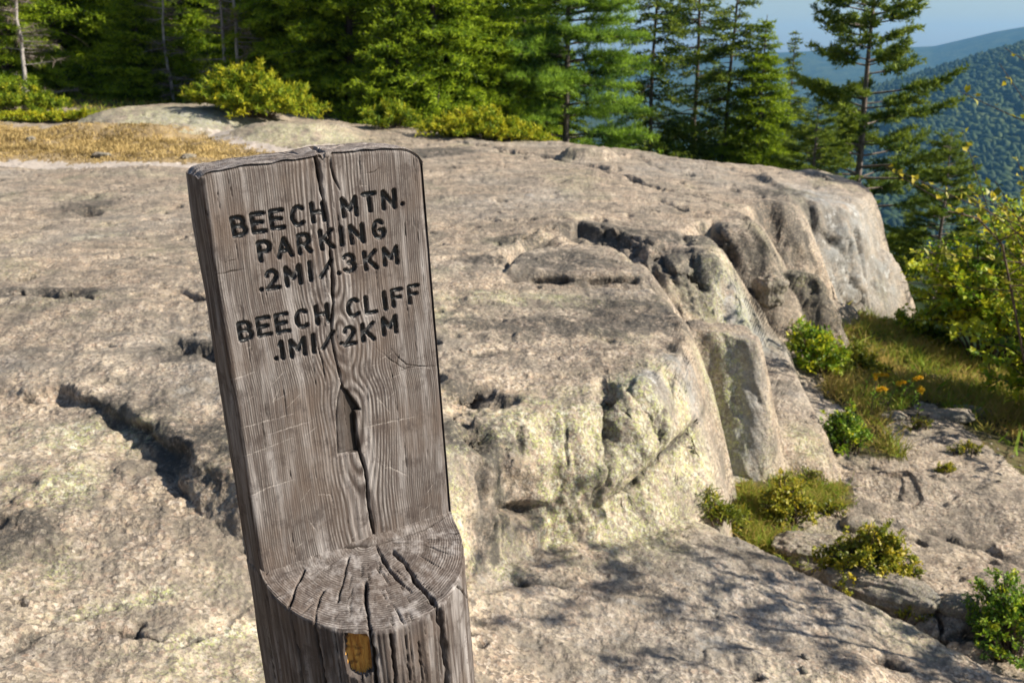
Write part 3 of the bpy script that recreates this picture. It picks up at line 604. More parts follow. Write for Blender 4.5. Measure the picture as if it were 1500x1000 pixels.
FCR[0] = (FCR[0][0][2:], .0011, .006)
for k, (p, w, dep) in enumerate(FCR): carve(Hf, crack_shade, Ug, Vg, [on_plane(*q) for q in p], w, dep, s=k)
rk = random.Random(11)
for k in range(46):                                  # fine weather checks along the grain
    u0 = rk.uniform(-.095, .095); v0 = rk.uniform(.0, .36); l = rk.uniform(.01, .05)
    carve(Hf, crack_shade, Ug, Vg, [(u0, v0), (u0 + rk.uniform(-.0008, .0008), v0 + l)], .00045, .0012, s=k)
SCR = [[(75, 40), (160, 8)], [(100, 192), (290, 140)], [(105, 285), (200, 250), (290, 215)], [(125, 415), (200, 378), (290, 350)], [(200, 210), (360, 158)], [(490, 190), (600, 165), (680, 150)], [(550, 90), (590, 140)], [(560, 300), (650, 340)],
       [(360, 400), (400, 400), (412, 440)], [(590, 30), (640, 10)], [(215, 110), (240, 60)], [(330, 480), (360, 520)]]
for k, p in enumerate(SCR): carve(Hf, scr, Ug, Vg, fp(p), .0007, .0005, .0004, s=k)
for k in range(26):
    u0 = rk.uniform(-.09, .09); v0 = rk.uniform(.0, .37); a = rk.uniform(-.6, .9); l = rk.uniform(.004, .022)
    carve(Hf, scr, Ug, Vg, [(u0, v0), (u0 + l * math.cos(a), v0 + l * math.sin(a))], .0004, .0003, .0003, s=k)
lid = np.full(Hf.shape, -1, int)
SW = .0019
for k, sts in enumerate(strokes):
    for st in sts:
        p = np.array(st); m = .004
        sel = (Ug > p[:, 0].min() - m) & (Ug < p[:, 0].max() + m) & (Vg > p[:, 1].min() - m) & (Vg < p[:, 1].max() + m)
        dd, t = seg_dist(Ug[sel] + .0003 * pn(Vg[sel] * 260, Ug[sel] * 200, 40), Vg[sel] + .0003 * pn(Ug[sel] * 260, Vg[sel] * 200, 41), [tuple(q) for q in st])
        g = ss(SW + .0007, SW - .0006, dd); old = paint[sel]
        new = np.maximum(old, g); paint[sel] = new
        q = lid[sel]; q[dd < SW + .0002] = k; lid[sel] = q
Hf = Hf * (1 - .75 * paint) - .0034 * paint + paint * .0005 * pn(Ug * 300, Vg * 160, 42)
# the arrow: a shallow carved half-head arrow, its recess shade painted darkest on the right
arrow_poly = fp([(434, 54), (454, 72), (494, 130), (476, 134), (488, 262), (424, 273), (418, 150), (424, 90)])
ad = poly_sd(Ug, Vg, arrow_poly); am = ss(.0006, -.0006, ad)
au, av = on_plane(*c2_(484, 200))
Hf = Hf * (1 - .8 * am) - am * (.0014 + .0030 * ss(au - .014, au - .002, Ug)); arrow_in = ad < 0; ring = ring * (1 - am) + am * (.35 + .25 * pn(Ug * 900, Vg * 20, 43))
ol = np.exp(-(ad / .0009) ** 2); Hf -= .0014 * ol; crack_shade = np.maximum(crack_shade, .95 * ol * np.maximum(.45, ss(au - .012, au - .006, Ug))); crack_shade = np.maximum(crack_shade, am * (.46 + .30 * ss(au - .010, au - .002, Ug)))  # no split here: outline and inner shade painted through the crack mask
Hf = Hf
edge = np.minimum(np.minimum(.1 - np.abs(Ug), 1), top_u[None, :] - Vg)
Hf -= .0035 * np.clip(1 - edge / .005, 0, 1) ** 2
Hf += .0035 * ss(.03, 0, Vg) * ss(.02, -.09, Ug) * .8
FV = np.stack([Ug, -Hf, Vg + LBASE], -1).reshape(-1, 3); FF = grid_faces(*Ug.shape)
def mat_wood(name, orange=False):
    s = NT(name, .8, .25)
    ring, ck, sc_ = s.attr('ring'), s.attr('crack'), s.attr('scratch')
    if orange:
        n = s.noise(1, 5, .7, vec=s.mapping((300, 300, 40)))
        c = s.mix(s.ramp(n, [(.35, 0), (.65, 1)]), (.30, .115, .02), (.62, .33, .07)); c = s.mix(s.ramp(s.noise(90, 4), [(.5, 0), (.62, .8)]), c, (.10, .04, .015))
        return s.fin(c, s.bump(n, .5, .002), .6)
    big = s.noise(14, 4); st = s.noise(1, 4, .7, vec=s.mapping((330, 330, 22))); st2 = s.noise(1, 3, .6, vec=s.mapping((90, 90, 9)))
    c = s.mix(s.ramp(ring, [(.05, 0), (.75, 1)]), (.034, .026, .022), (.27, .24, .222))
    c = s.mix(s.ramp(st, [(.42, .75), (.58, 0)]), c, (.080, .062, .055))
    c = s.mix(s.ramp(st2, [(.50, 0), (.68, .5)]), c, (.42, .39, .375))
    c = s.mix(s.ramp(big, [(.46, 0), (.66, .6)]), c, (.105, .075, .057))
    c = s.mix(s.ramp(s.noise(45, 5, .7), [(.52, 0), (.64, .7)]), c, (.055, .042, .037))
    c = s.mix(s.math('MULTIPLY', s.math('MULTIPLY', sc_, .6), s.ramp(s.noise(260, 3), [(.42, .1), (.58, 1)])), c, (.48, .43, .39))
    c = s.mix(s.ramp(ck, [(.25, 0), (.8, .95)]), c, (.022, .016, .012))
    return s.fin(c, s.bump(s.math('ADD', st, s.math('MULTIPLY', s.noise(700, 2), .4)), .55, .0012), .78)
M_WOOD = mat_wood('weathered_wood'); M_ORANGE = mat_wood('fresh_orange_wood', True)
s = NT('black_paint', .38, .5); pn_ = s.noise(220, 4, .7)
M_PAINT = s.fin(s.mix(s.ramp(pn_, [(.58, 0), (.70, .8)]), (.012, .012, .013), (.07, .06, .055)), s.bump(s.noise(1, 3, .6, vec=s.mapping((500, 500, 120))), .5, .001), s.ramp(pn_, [(.3, .3), (.7, .6)]))
def sub_mesh(name, V, F, at, mat, parent=proot):
    u, inv = np.unique(F, return_inverse=True)
    return mesh_np(name, V[u], inv.reshape(F.shape), mat, parent, attrs={k: a.reshape(-1)[u] for k, a in at.items()})
att = {'ring': ring, 'crack': crack_shade, 'scratch': scr}
fl = np.where(paint.reshape(-1)[FF].mean(1) > .45, lid.reshape(-1)[FF].max(1), -1); fa = arrow_in.reshape(-1)[FF].all(1) & (fl < 0)
sub_mesh('face', FV, FF[(fl < 0) & ~fa], att, M_WOOD)
sub_mesh('arrow', FV, FF[fa], {**att, 'ring': ring * .55}, M_WOOD)
for k in range(len(strokes)):
    if (fl == k).any(): sub_mesh('letter', FV, FF[fl == k], att, M_PAINT)
# ---- sides and back of the flat upper part
TH = .052
def side_profile(n):
    a = [(-.1, 0)] + [(-.1 - .0035 * math.sin(t * math.pi / 2), TH * t) for t in np.linspace(.08, .8, 24)] + [(-.098, TH * .93), (-.09, TH)] + [(x, TH + .004 * (1 - (x / .09) ** 2)) for x in np.linspace(-.08, .08, 24)] + [(.09, TH), (.098, TH * .93)] + [(.1 + .002 * t, TH * t) for t in np.linspace(.8, .08, 24)] + [(.1, 0)]
    return np.array(a)
pf = side_profile(0); per = np.concatenate([[0], np.cumsum(np.hypot(*np.diff(pf, axis=0).T))])
pe = np.linspace(0, per[-1], 170); pf = np.stack([np.interp(pe, per, pf[:, 0]), np.interp(pe, per, pf[:, 1])], 1)
tv = np.linspace(0, 1, 200); S, T = np.meshgrid(pe, tv)
nrm = np.gradient(pf, axis=0); nrm = np.stack([-nrm[:, 1], nrm[:, 0]], 1); nrm /= np.linalg.norm(nrm, axis=1)[:, None] + 1e-9
tp = np.interp(pf[:, 0], us, top_u); Vs = T * tp[None, :]
Hs = .0012 * pn(S * 260, Vs * 8, 51) + .0006 * pn(S * 700, Vs * 20, 52) + .0014 * fbm(S * 40, Vs * 14, 3, 53)
fall = np.minimum(1, np.minimum(S, per[-1] - S) / .004); Hs = Hs * fall
ringS = .35 + .5 * pn(S * 300, Vs * 8, 54)
Xs = pf[None, :, 0] - nrm[None, :, 0] * -Hs; Ys = pf[None, :, 1] - nrm[None, :, 1] * -Hs
sub_mesh('side', np.stack([Xs, Ys + .0035 * (fall < 1) * 0, Vs + LBASE], -1).reshape(-1, 3), grid_faces(*S.shape)[:, ::-1], {'ring': ringS, 'crack': 0 * S, 'scratch': 0 * S}, M_WOOD)
# ---- sawn top end
ys = np.linspace(-.0008, TH + .002, 80); ut = np.linspace(-.1015, .1015, 300); U2, Y2 = np.meshgrid(ut, ys)
def ring_end(U, Y, s=0):
    r = np.hypot(U - .004, Y) + .0012 * pn(U * 30, Y * 30, 60 + s); ph = r / .0017
    return .5 + .5 * np.cos(2 * np.pi * ph), r
rt, r_ = ring_end(U2, Y2); an_ = np.arctan2(Y2, U2)
tz = np.interp(U2, us, top_u) + .0002 + .0005 * rt + .0018 * fbm(U2 * 60, Y2 * 60, 3, 61) - .10 * np.maximum(-Y2 + .004, 0) - .5 * np.maximum(Y2 - .045, 0) ** 1.2 - .25 * np.maximum(np.abs(U2) - .096, 0)
ct = wid(np.minimum(np.abs(U2 - .007 - .1 * Y2), 1), .0016); ct = np.maximum(ct, ss(.42, .6, np.abs(pn(an_ * 9, r_ * 14, 62))) * .7)
tz -= .006 * ct
sub_mesh('top_end', np.stack([U2, Y2, tz + LBASE], -1).reshape(-1, 3), grid_faces(*U2.shape), {'ring': .35 + .65 * rt, 'crack': ct * .9, 'scratch': 0 * ct + .25 * rt}, M_WOOD)
# ---- the round log below, with its bare sawn shelf
RA, RB = .1, .109
def log_prof(th):                                    # th 0..pi the front, right to left; then the back
    return RA * np.cos(th), -RB * np.sin(th)
nt = 300; th = np.linspace(0, math.pi, nt); fx, fy = log_prof(th)
bx, by = pf[::1, 0], pf[::1, 1]                      # left front corner -> back -> right front corner
LX = np.concatenate([fx[:-1], bx[::4], [fx[0]]]); LY = np.concatenate([fy[:-1], by[::4], [fy[0]]])
sl = np.concatenate([[0], np.cumsum(np.hypot(np.diff(LX), np.diff(LY)))])
zl = np.concatenate([np.linspace(0, -.20, int(140 / (1 if TQ <= 1.01 else 1.6))), np.linspace(-.21, -LBASE - .12, 70)])
SL, ZL = np.meshgrid(sl, zl); LXg = np.tile(LX, (len(zl), 1)); LYg = np.tile(LY, (len(zl), 1))
shz = np.where(LYg < 0, SHS * LYg, 0); ZZ = ZL + shz * np.clip(1 + ZL / .25, 0, 1)
lpx, lpy = ppix(LXg, LYg, ZZ)
def log_sv(px, py):
    q = (lpx - px) ** 2 + (lpy - py) ** 2 + 1e6 * (LYg > 0); k = np.argmin(q); return SL.flat[k], ZZ.flat[k]
Hl = .0016 * fbm(SL * 60, ZZ * 7, 3, 71) + .0009 * pn(SL * 300, ZZ * 14, 72) + .0005 * pn(SL * 800, ZZ * 30, 73); cl = np.zeros_like(Hl)
LCR = [([(745, 765), (758, 830), (768, 900), (778, 1010)], .0032, .016), ([(527, 840), (536, 900), (545, 1000)], .0022, .010), ([(268, 765), (285, 840), (300, 920), (305, 1000)], .0011, .005), ([(352, 805), (362, 880), (376, 960), (385, 1010)], .0014, .006),
       ([(592, 850), (598, 900), (603, 1000)], .0012, .005), ([(682, 870), (690, 940), (697, 1010)], .0009, .004), ([(185, 665), (200, 740), (225, 850), (240, 1000)], .0012, .004), ([(415, 840), (425, 930), (432, 1010)], .0008, .003), ([(800, 690), (815, 800), (830, 1000)], .001, .004), ([(640, 850), (645, 900)], .0007, .003)]
for k, (p, w, dep) in enumerate(LCR):
    q = [log_sv(*c2_(x, y)) for x, y in p]; q[-1] = (q[-1][0], -.5); carve(Hl, cl, SL, ZZ, q, w, dep, .0012, False, s=k + 30)
for k in range(60):
    s0 = rk.uniform(0, sl[-1]); v0 = rk.uniform(-.30, -.0); carve(Hl, cl, SL, ZZ, [(s0, v0), (s0 + rk.uniform(-.002, .002), v0 - rk.uniform(.03, .12))], .0006, .002, .0008, s=k)
chip = [log_sv(*c2_(x, y)) for x, y in [(447, 812), (478, 803), (500, 812), (524, 835), (528, 900), (534, 968), (500, 985), (456, 972), (443, 900)]]
cd = poly_sd(SL + .0006 * pn(SL * 300, ZZ * 60, 80), ZZ + .0012 * pn(SL * 400, ZZ * 100, 81), chip); cm = ss(.0008, -.0012, cd)
Hl = Hl * (1 - cm) - cm * (.008 + .0016 * pn(SL * 500, ZZ * 60, 82))
gx = np.gradient(LX); gy = np.gradient(LY); nx, ny = -gy, gx; k_ = np.sign(nx[nt // 2] * LX[nt // 2] + ny[nt // 2] * LY[nt // 2]); ln = np.hypot(nx, ny) + 1e-9; nx, ny = k_ * nx / ln, k_ * ny / ln
Hl *= np.clip((.0 - ZL) / .0025, 0.25, 1)
rimr = .0022 * np.clip(1 + ZL / .004, 0, 1) ** 2
LV = np.stack([LXg + nx * (Hl - rimr), LYg + ny * (Hl - rimr), ZZ + LBASE], -1).reshape(-1, 3); LF = grid_faces(*SL.shape)[:, ::-1]
inchip = (cd.reshape(-1)[LF] < 0).all(1)
ringL = np.clip(.25 + .5 * pn(SL * 240, ZZ * 7, 84) + .3 * pn(SL * 700, ZZ * 20, 85), 0, 1) * .75
la = {'ring': ringL, 'crack': cl, 'scratch': 0 * cl}
sub_mesh('log', LV, LF[~inchip], la, M_WOOD)
sub_mesh('split_patch', LV, LF[inchip], la, M_ORANGE)['label'] = 'bare orange wood where a splinter has broken away'
# shelf: rows from the face to the log's rim
nu, nr_ = int(270 / (1 if TQ <= 1.01 else 1.6)), int(165 / (1 if TQ <= 1.01 else 1.6)); th2 = np.linspace(0, math.pi, nu); q = np.linspace(0, 1, nr_)
TH2, Q = np.meshgrid(th2, q); U3 = RA * np.cos(TH2); Y3 = -RB * np.sin(TH2) * Q
rs, rr3 = ring_end(U3, Y3, 5); rr3 = rr3 + .0008 * pn(U3 * 55, Y3 * 55, 94) + .0004 * pn(U3 * 160, Y3 * 160, 95); rs = (.5 + .5 * np.cos(2 * np.pi * rr3 / (.0024))) * np.clip(.7 + .8 * pn(rr3 * 160, rr3 * 0, 96), .1, 1.2)
H3 = .0007 * rs * (.6 + .6 * pn(U3 * 40, Y3 * 40, 90)) + .0009 * fbm(U3 * 70, Y3 * 70, 3, 91); c3 = np.zeros_like(H3)
SCK = [([(545, 562), (575, 620), (610, 668), (660, 712)], .0014, .008), ([(600, 580), (640, 622), (668, 672), (705, 715), (745, 765)], .0020, .012), ([(513, 680), (512, 740), (527, 840)], .0015, .008), ([(318, 640), (290, 700), (266, 765)], .0010, .005),
       ([(378, 705), (360, 750), (350, 810)], .0009, .004), ([(460, 600), (440, 680), (422, 745)], .0008, .004), ([(600, 750), (640, 820)], .0008, .004), ([(240, 620), (200, 660)], .0007, .003), ([(590, 690), (560, 640), (550, 600)], .0006, .003),
       ([(690, 560), (780, 590)], .0007, .003), ([(660, 580), (760, 640)], .0007, .003), ([(555, 700), (600, 760)], .0006, .002), ([(470, 700), (462, 800)], .0006, .002), ([(180, 655), (240, 640), (320, 610), (430, 582), (545, 562), (700, 515), (795, 470)], .0009, .003)]
for k, (p, w, dep) in enumerate(SCK): carve(H3, c3, U3, Y3, spf(p), w, dep, .0009, k == 0 or k > 7, s=k + 60)
for k in range(70):
    a = rk.uniform(.1, math.pi - .1); r0 = rk.uniform(.02, .095); l = rk.uniform(.006, .022); k_ = (1, RB / RA)
    carve(H3, c3, U3, Y3, [(r0 * math.cos(a), -r0 * math.sin(a)), ((r0 + l) * math.cos(a + .03), -(r0 + l) * math.sin(a + .03))], .00045, .0018, .0006, s=k)
Z3 = SHS * Y3 + H3 + .006 * ss(.012, 0, -Y3) ** 2 - .0022 * np.clip((Q - .97) / .03, 0, 1) ** 2
Y3b = Y3 - 0
sub_mesh('shelf', np.stack([U3, Y3b + .0008, Z3 + LBASE], -1).reshape(-1, 3), grid_faces(*U3.shape)[:, ::-1], {'ring': np.clip(.02 + .72 * rs * (.7 + .5 * pn(U3 * 30, Y3 * 30, 92)) + .25 * pn(U3 * 60, Y3 * 60, 93), 0, 1), 'crack': c3, 'scratch': .10 + .22 * rs}, M_WOOD)
# the little blue thing stuck to the log's edge
# ================================================================ FAR COUNTRY
def interp_px(X, Y, tab):
    p = 750 + FPX * (X / np.maximum(Y, 1e-3)) * cP * 1.0      # column of a far point near the horizon
    p = np.where(Y <= 0, np.where(X > 0, 2600, -1200), np.clip(p, -1200, 2600))
    return np.interp(p, [t[0] for t in tab], [t[1] for t in tab])
def elev(y): return math.tan(math.atan((500 - y) / FPX) - PITCH)
TA = [(-1200, 130), (600, 190), (900, 176), (1060, 168), (1180, 146), (1280, 118), (1340, 98), (1400, 80), (1500, 53), (1650, 20), (1900, 10), (2600, 60)]
TB = [(-1200, 80), (600, 92), (800, 90), (950, 84), (1140, 76), (1320, 69), (1400, 50), (1500, 34), (1700, 15), (2600, 60)]
TC = [(-1200, 60), (700, 88), (1000, 86), (1100, 80), (1250, 84), (2600, 84)]
def tabz(tab, r): return [(p, EYE + r * elev(y)) for p, y in tab]
TA, TB, TC = tabz(TA, 2100), tabz(TB, 5600), tabz(TC, 8200)
def hillz(X, Y):
    r = np.hypot(X, Y)
    val = -165 + 12 * fbm(X / 400, Y / 400, 4, 101)
    near = -16 - 150 * ss(40, 420, r)
    z = np.where(r < 420, near + 6 * fbm(X / 60, Y / 60, 3, 102) * ss(60, 200, r), val)
    z = np.maximum(z, val + 150 * ss(420, 60, r))
    a = interp_px(X, Y, TA); w = np.exp(-np.abs((r - 2100) / np.where(r < 2100, 620, 700)) ** 2.2)
    z = z + (a - z) * w + 14 * fbm(X / 220, Y / 220, 5, 103) * w * (1 - w) * 4
    b = interp_px(X, Y, TB); w = np.exp(-((r - 5600) / 1100) ** 2); z = z + (b - z) * w + 30 * fbm(X / 700, Y / 700, 4, 104) * w * (1 - w) * 4
    c = interp_px(X, Y, TC); w = np.exp(-((r - 8200) / 900) ** 2); z = z + (c - z) * w
    return z
hr = np.exp(seq([(math.log(36), math.log(400), .06), (math.log(400), math.log(3000), .014), (math.log(3000), math.log(8900), .02)]))
ha = np.radians(seq([(-180, -45, 3), (-45, 5, .6), (5, 38, .2), (38, 180, 3)]))
HR, HA = np.meshgrid(hr, ha, indexing='ij'); HX = HR * np.sin(HA); HY = HR * np.cos(HA); HZ = hillz(HX, HY)
HZ = np.where(HR < 60, np.minimum(HZ, groundv(HX, HY) - 1.5 - (HR - 36) * .3), HZ)
def mat_forestland():
    s = NT('wooded_hills', .95, .1)
    c = s.mix(s.ramp(s.noise(.012, 6, .7), [(.4, 0), (.6, 1)]), (.030, .052, .020), (.075, .095, .030)); c = s.mix(s.ramp(s.noise(.05, 5, .8), [(.45, 0), (.6, .8)]), c, (.015, .028, .014))
    return s.fin(c, s.bump(s.noise(.09, 3, .7), 1, 6))
tag(mesh_np('hills', np.stack([HX, HY, HZ], -1).reshape(-1, 3), grid_faces(*HX.shape)[:, ::-1], mat_forestland()), kind='structure')
# crowns of the far wood: one irregular little hull per tree
def ico():
    t = (1 + 5 ** .5) / 2
    v = np.array([(-1, t, 0), (1, t, 0), (-1, -t, 0), (1, -t, 0), (0, -1, t), (0, 1, t), (0, -1, -t), (0, 1, -t), (t, 0, -1), (t, 0, 1), (-t, 0, -1), (-t, 0, 1)], float)
    f = np.array([(0, 11, 5), (0, 5, 1), (0, 1, 7), (0, 7, 10), (0, 10, 11), (1, 5, 9), (5, 11, 4), (11, 10, 2), (10, 7, 6), (7, 1, 8), (3, 9, 4), (3, 4, 2), (3, 2, 6), (3, 6, 8), (3, 8, 9), (4, 9, 5), (2, 4, 11), (6, 2, 10), (8, 6, 7), (9, 8, 1)])
    return v / np.linalg.norm(v[0]), f
IV, IF = ico(); rs_ = np.random.RandomState(5)
NC = 11500
r_ = np.sqrt(rs_.uniform(420 ** 2, 2150 ** 2, NC)); a_ = np.radians(rs_.uniform(9, 31, NC)); cx = r_ * np.sin(a_); cy = r_ * np.cos(a_)
keep = fbm(cx / 120, cy / 120, 3, 106) > -.42; cx, cy, r_ = cx[keep], cy[keep], r_[keep]; NC = len(cx)
con = rs_.rand(NC) < .28; sx = rs_.uniform(4.0, 8.0, NC) * np.where(con, .7, 1) * (1 + r_ / 5000); sz = rs_.uniform(4, 6.5, NC) * np.where(con, 1.35, .85)
vv = IV[None] * (1 + .2 * rs_.randn(NC, 12, 1)); vv = vv * np.stack([sx, sx, sz], -1)[:, None, :]
top = vv[:, :, 2] > 0; taper = np.where(con[:, None] & top, 1 - .75 * vv[:, :, 2] / sz[:, None] / 1.1, 1); vv[:, :, 0] *= taper; vv[:, :, 1] *= taper
vv += np.stack([cx, cy, hillz(cx, cy) + sz * .5], -1)[:, None, :]
tint = np.repeat(np.clip(.5 + .9 * fbm(cx / 150, cy / 150, 3, 107) + .16 * rs_.randn(NC) - .15 * con, 0, 1), 12)
def mat_tint(name, lo, hi, mid=None, rough=.8, trans=0.0, spec=.2):
    s = NT(name, rough, spec); pts = [(0, lo), (1, hi)] if mid is None else [(0, lo), (.5, mid), (1, hi)]
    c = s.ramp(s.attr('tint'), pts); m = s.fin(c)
    if trans:
        tr = s.n('ShaderNodeBsdfTranslucent'); s.l(c, tr.inputs[0]); mx = s.n('ShaderNodeMixShader'); mx.inputs[0].default_value = trans
        s.l(s.b.outputs[0], mx.inputs[1]); s.l(tr.outputs[0], mx.inputs[2]); s.l(mx.outputs[0], s.out.inputs[0])
    return m
o = mesh_np('distant_forest', vv.reshape(-1, 3), (IF[None] + 12 * np.arange(NC)[:, None, None]).reshape(-1, 3), mat_tint('far_crowns', (.018, .036, .014), (.058, .082, .020), (.028, .054, .014)), smooth=False, attrs={'tint': tint})
tag(o, 'blue green mixed forest covering the far hillside and valley', 'forest', kind='stuff')
# the air
hb = 9400; hv = np.array([(x, y, z) for z in (-200, 270) for x, y in ((-hb, -hb), (hb, -hb), (hb, hb), (-hb, hb))], float)
hz = mesh_np('haze', hv, np.array([(0, 3, 2, 1), (4, 5, 6, 7), (0, 1, 5, 4), (1, 2, 6, 5), (2, 3, 7, 6), (3, 0, 4, 7)]), smooth=False)
hm = bpy.data.materials.new('haze_air'); hm.use_nodes = True; hn = hm.node_tree; hn.nodes.clear()
vo = hn.nodes.new('ShaderNodeVolumePrincipled'); vo.inputs['Color'].default_value = (.20, .53, .98, 1); vo.inputs['Density'].default_value = HAZE; vo.inputs['Anisotropy'].default_value = .1
ho = hn.nodes.new('ShaderNodeOutputMaterial'); hn.links.new(vo.outputs[0], ho.inputs[1]); hz.data.materials.append(hm); tag(hz, kind='stuff', label='pale blue haze over the valley', cat='haze')
# ================================================================ VEGETATION
def tris(P, D, l, w, rs, fold=0):
    """narrow pointed blades: P base points, D unit directions, l lengths, w widths"""
    n = len(P); rnd = rs.randn(n, 3); S = np.cross(D, rnd); S /= np.linalg.norm(S, axis=1)[:, None] + 1e-9
    V = np.stack([P - S * w[:, None] / 2, P + S * w[:, None] / 2, P + D * l[:, None]], 1).reshape(-1, 3)
    return V, np.arange(3 * n).reshape(-1, 3)
def leaves(P, D, N, l, w, droop=.15):
    """broad leaves: six-point outline folded along the midrib, 4 triangles"""
    D = D / (np.linalg.norm(D, axis=1)[:, None] + 1e-9); S = np.cross(D, N); S /= np.linalg.norm(S, axis=1)[:, None] + 1e-9; U = np.cross(S, D)
    l = l[:, None]; w = w[:, None]
    a = P; b = P + D * l * .5 - S * w * .5 + U * w * .18; c = P + D * l * .55; d = P + D * l * .5 + S * w * .5 + U * w * .18; e = P + D * l - U * l * droop
    V = np.stack([a, b, c, d, e], 1).reshape(-1, 3); n = len(P); i = 5 * np.arange(n)[:, None]
    F = np.concatenate([i + np.array([0, 2, 1]), i + np.array([0, 3, 2]), i + np.array([1, 2, 4]), i + np.array([2, 3, 4])])
    return V, F
class Tubes:
    def __init__(s, sides=5): s.V = []; s.F = []; s.n = 0; s.k = sides
    def add(s, pts, r):
        pts = np.asarray(pts, float); m = len(pts); r = np.broadcast_to(r, (m,)) if np.ndim(r) else np.full(m, r)
        T = np.gradient(pts, axis=0); T /= np.linalg.norm(T, axis=1)[:, None] + 1e-9
        ref = np.where(np.abs(T[:, 2:3]) > .9, [[1., 0, 0]], [[0, 0, 1.]]); A = np.cross(T, ref); A /= np.linalg.norm(A, axis=1)[:, None] + 1e-9; B = np.cross(T, A)
        a = np.linspace(0, 2 * np.pi, s.k, endpoint=False)
        ring = pts[:, None] + (A[:, None] * np.cos(a)[None, :, None] + B[:, None] * np.sin(a)[None, :, None]) * r[:, None, None]
        s.V.append(ring.reshape(-1, 3)); i = np.arange(m * s.k).reshape(m, s.k) + s.n; j = np.roll(i, -1, 1)
        s.F.append(np.stack([i[:-1], j[:-1], j[1:], i[1:]], -1).reshape(-1, 4)); s.n += m * s.k
    def join(s, o):
        for v, f in zip(o.V, o.F): s.V.append(v)
        s.F += [f + s.n for f in o.F]; s.n += o.n
    def build(s, name, mat, parent, link=True): return mesh_np(name, np.concatenate(s.V), np.concatenate(s.F), mat, parent, link=link)
def mat_bark(name, a, b, sc=30):
    s = NT(name, .92, .15); n = s.noise(1, 5, .7, vec=s.mapping((sc, sc, sc * .25)))
    return s.fin(s.mix(s.ramp(n, [(.38, 0), (.62, 1)]), a, b), s.bump(n, .6, .01))
M_BARK = mat_bark('spruce_bark', (.055, .043, .035), (.16, .13, .11)); M_GBARK = mat_bark('grey_dead_bark', (.20, .18, .165), (.42, .39, .36)); M_PBARK = mat_bark('pine_bark', (.07, .055, .045), (.24, .20, .175))
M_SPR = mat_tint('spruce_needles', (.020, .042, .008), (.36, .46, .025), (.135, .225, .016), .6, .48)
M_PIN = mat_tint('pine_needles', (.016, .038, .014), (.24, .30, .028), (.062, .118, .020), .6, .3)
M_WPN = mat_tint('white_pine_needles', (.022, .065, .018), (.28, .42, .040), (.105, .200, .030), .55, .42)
M_DTW = mat_tint('dead_twigs', (.07, .055, .045), (.26, .21, .17), None, .9)
def merge(parts):
    V = []; F = []; n = 0
    for v, f in parts: V.append(v); F.append(f + n); n += len(v)
    return np.concatenate(V), np.concatenate(F)
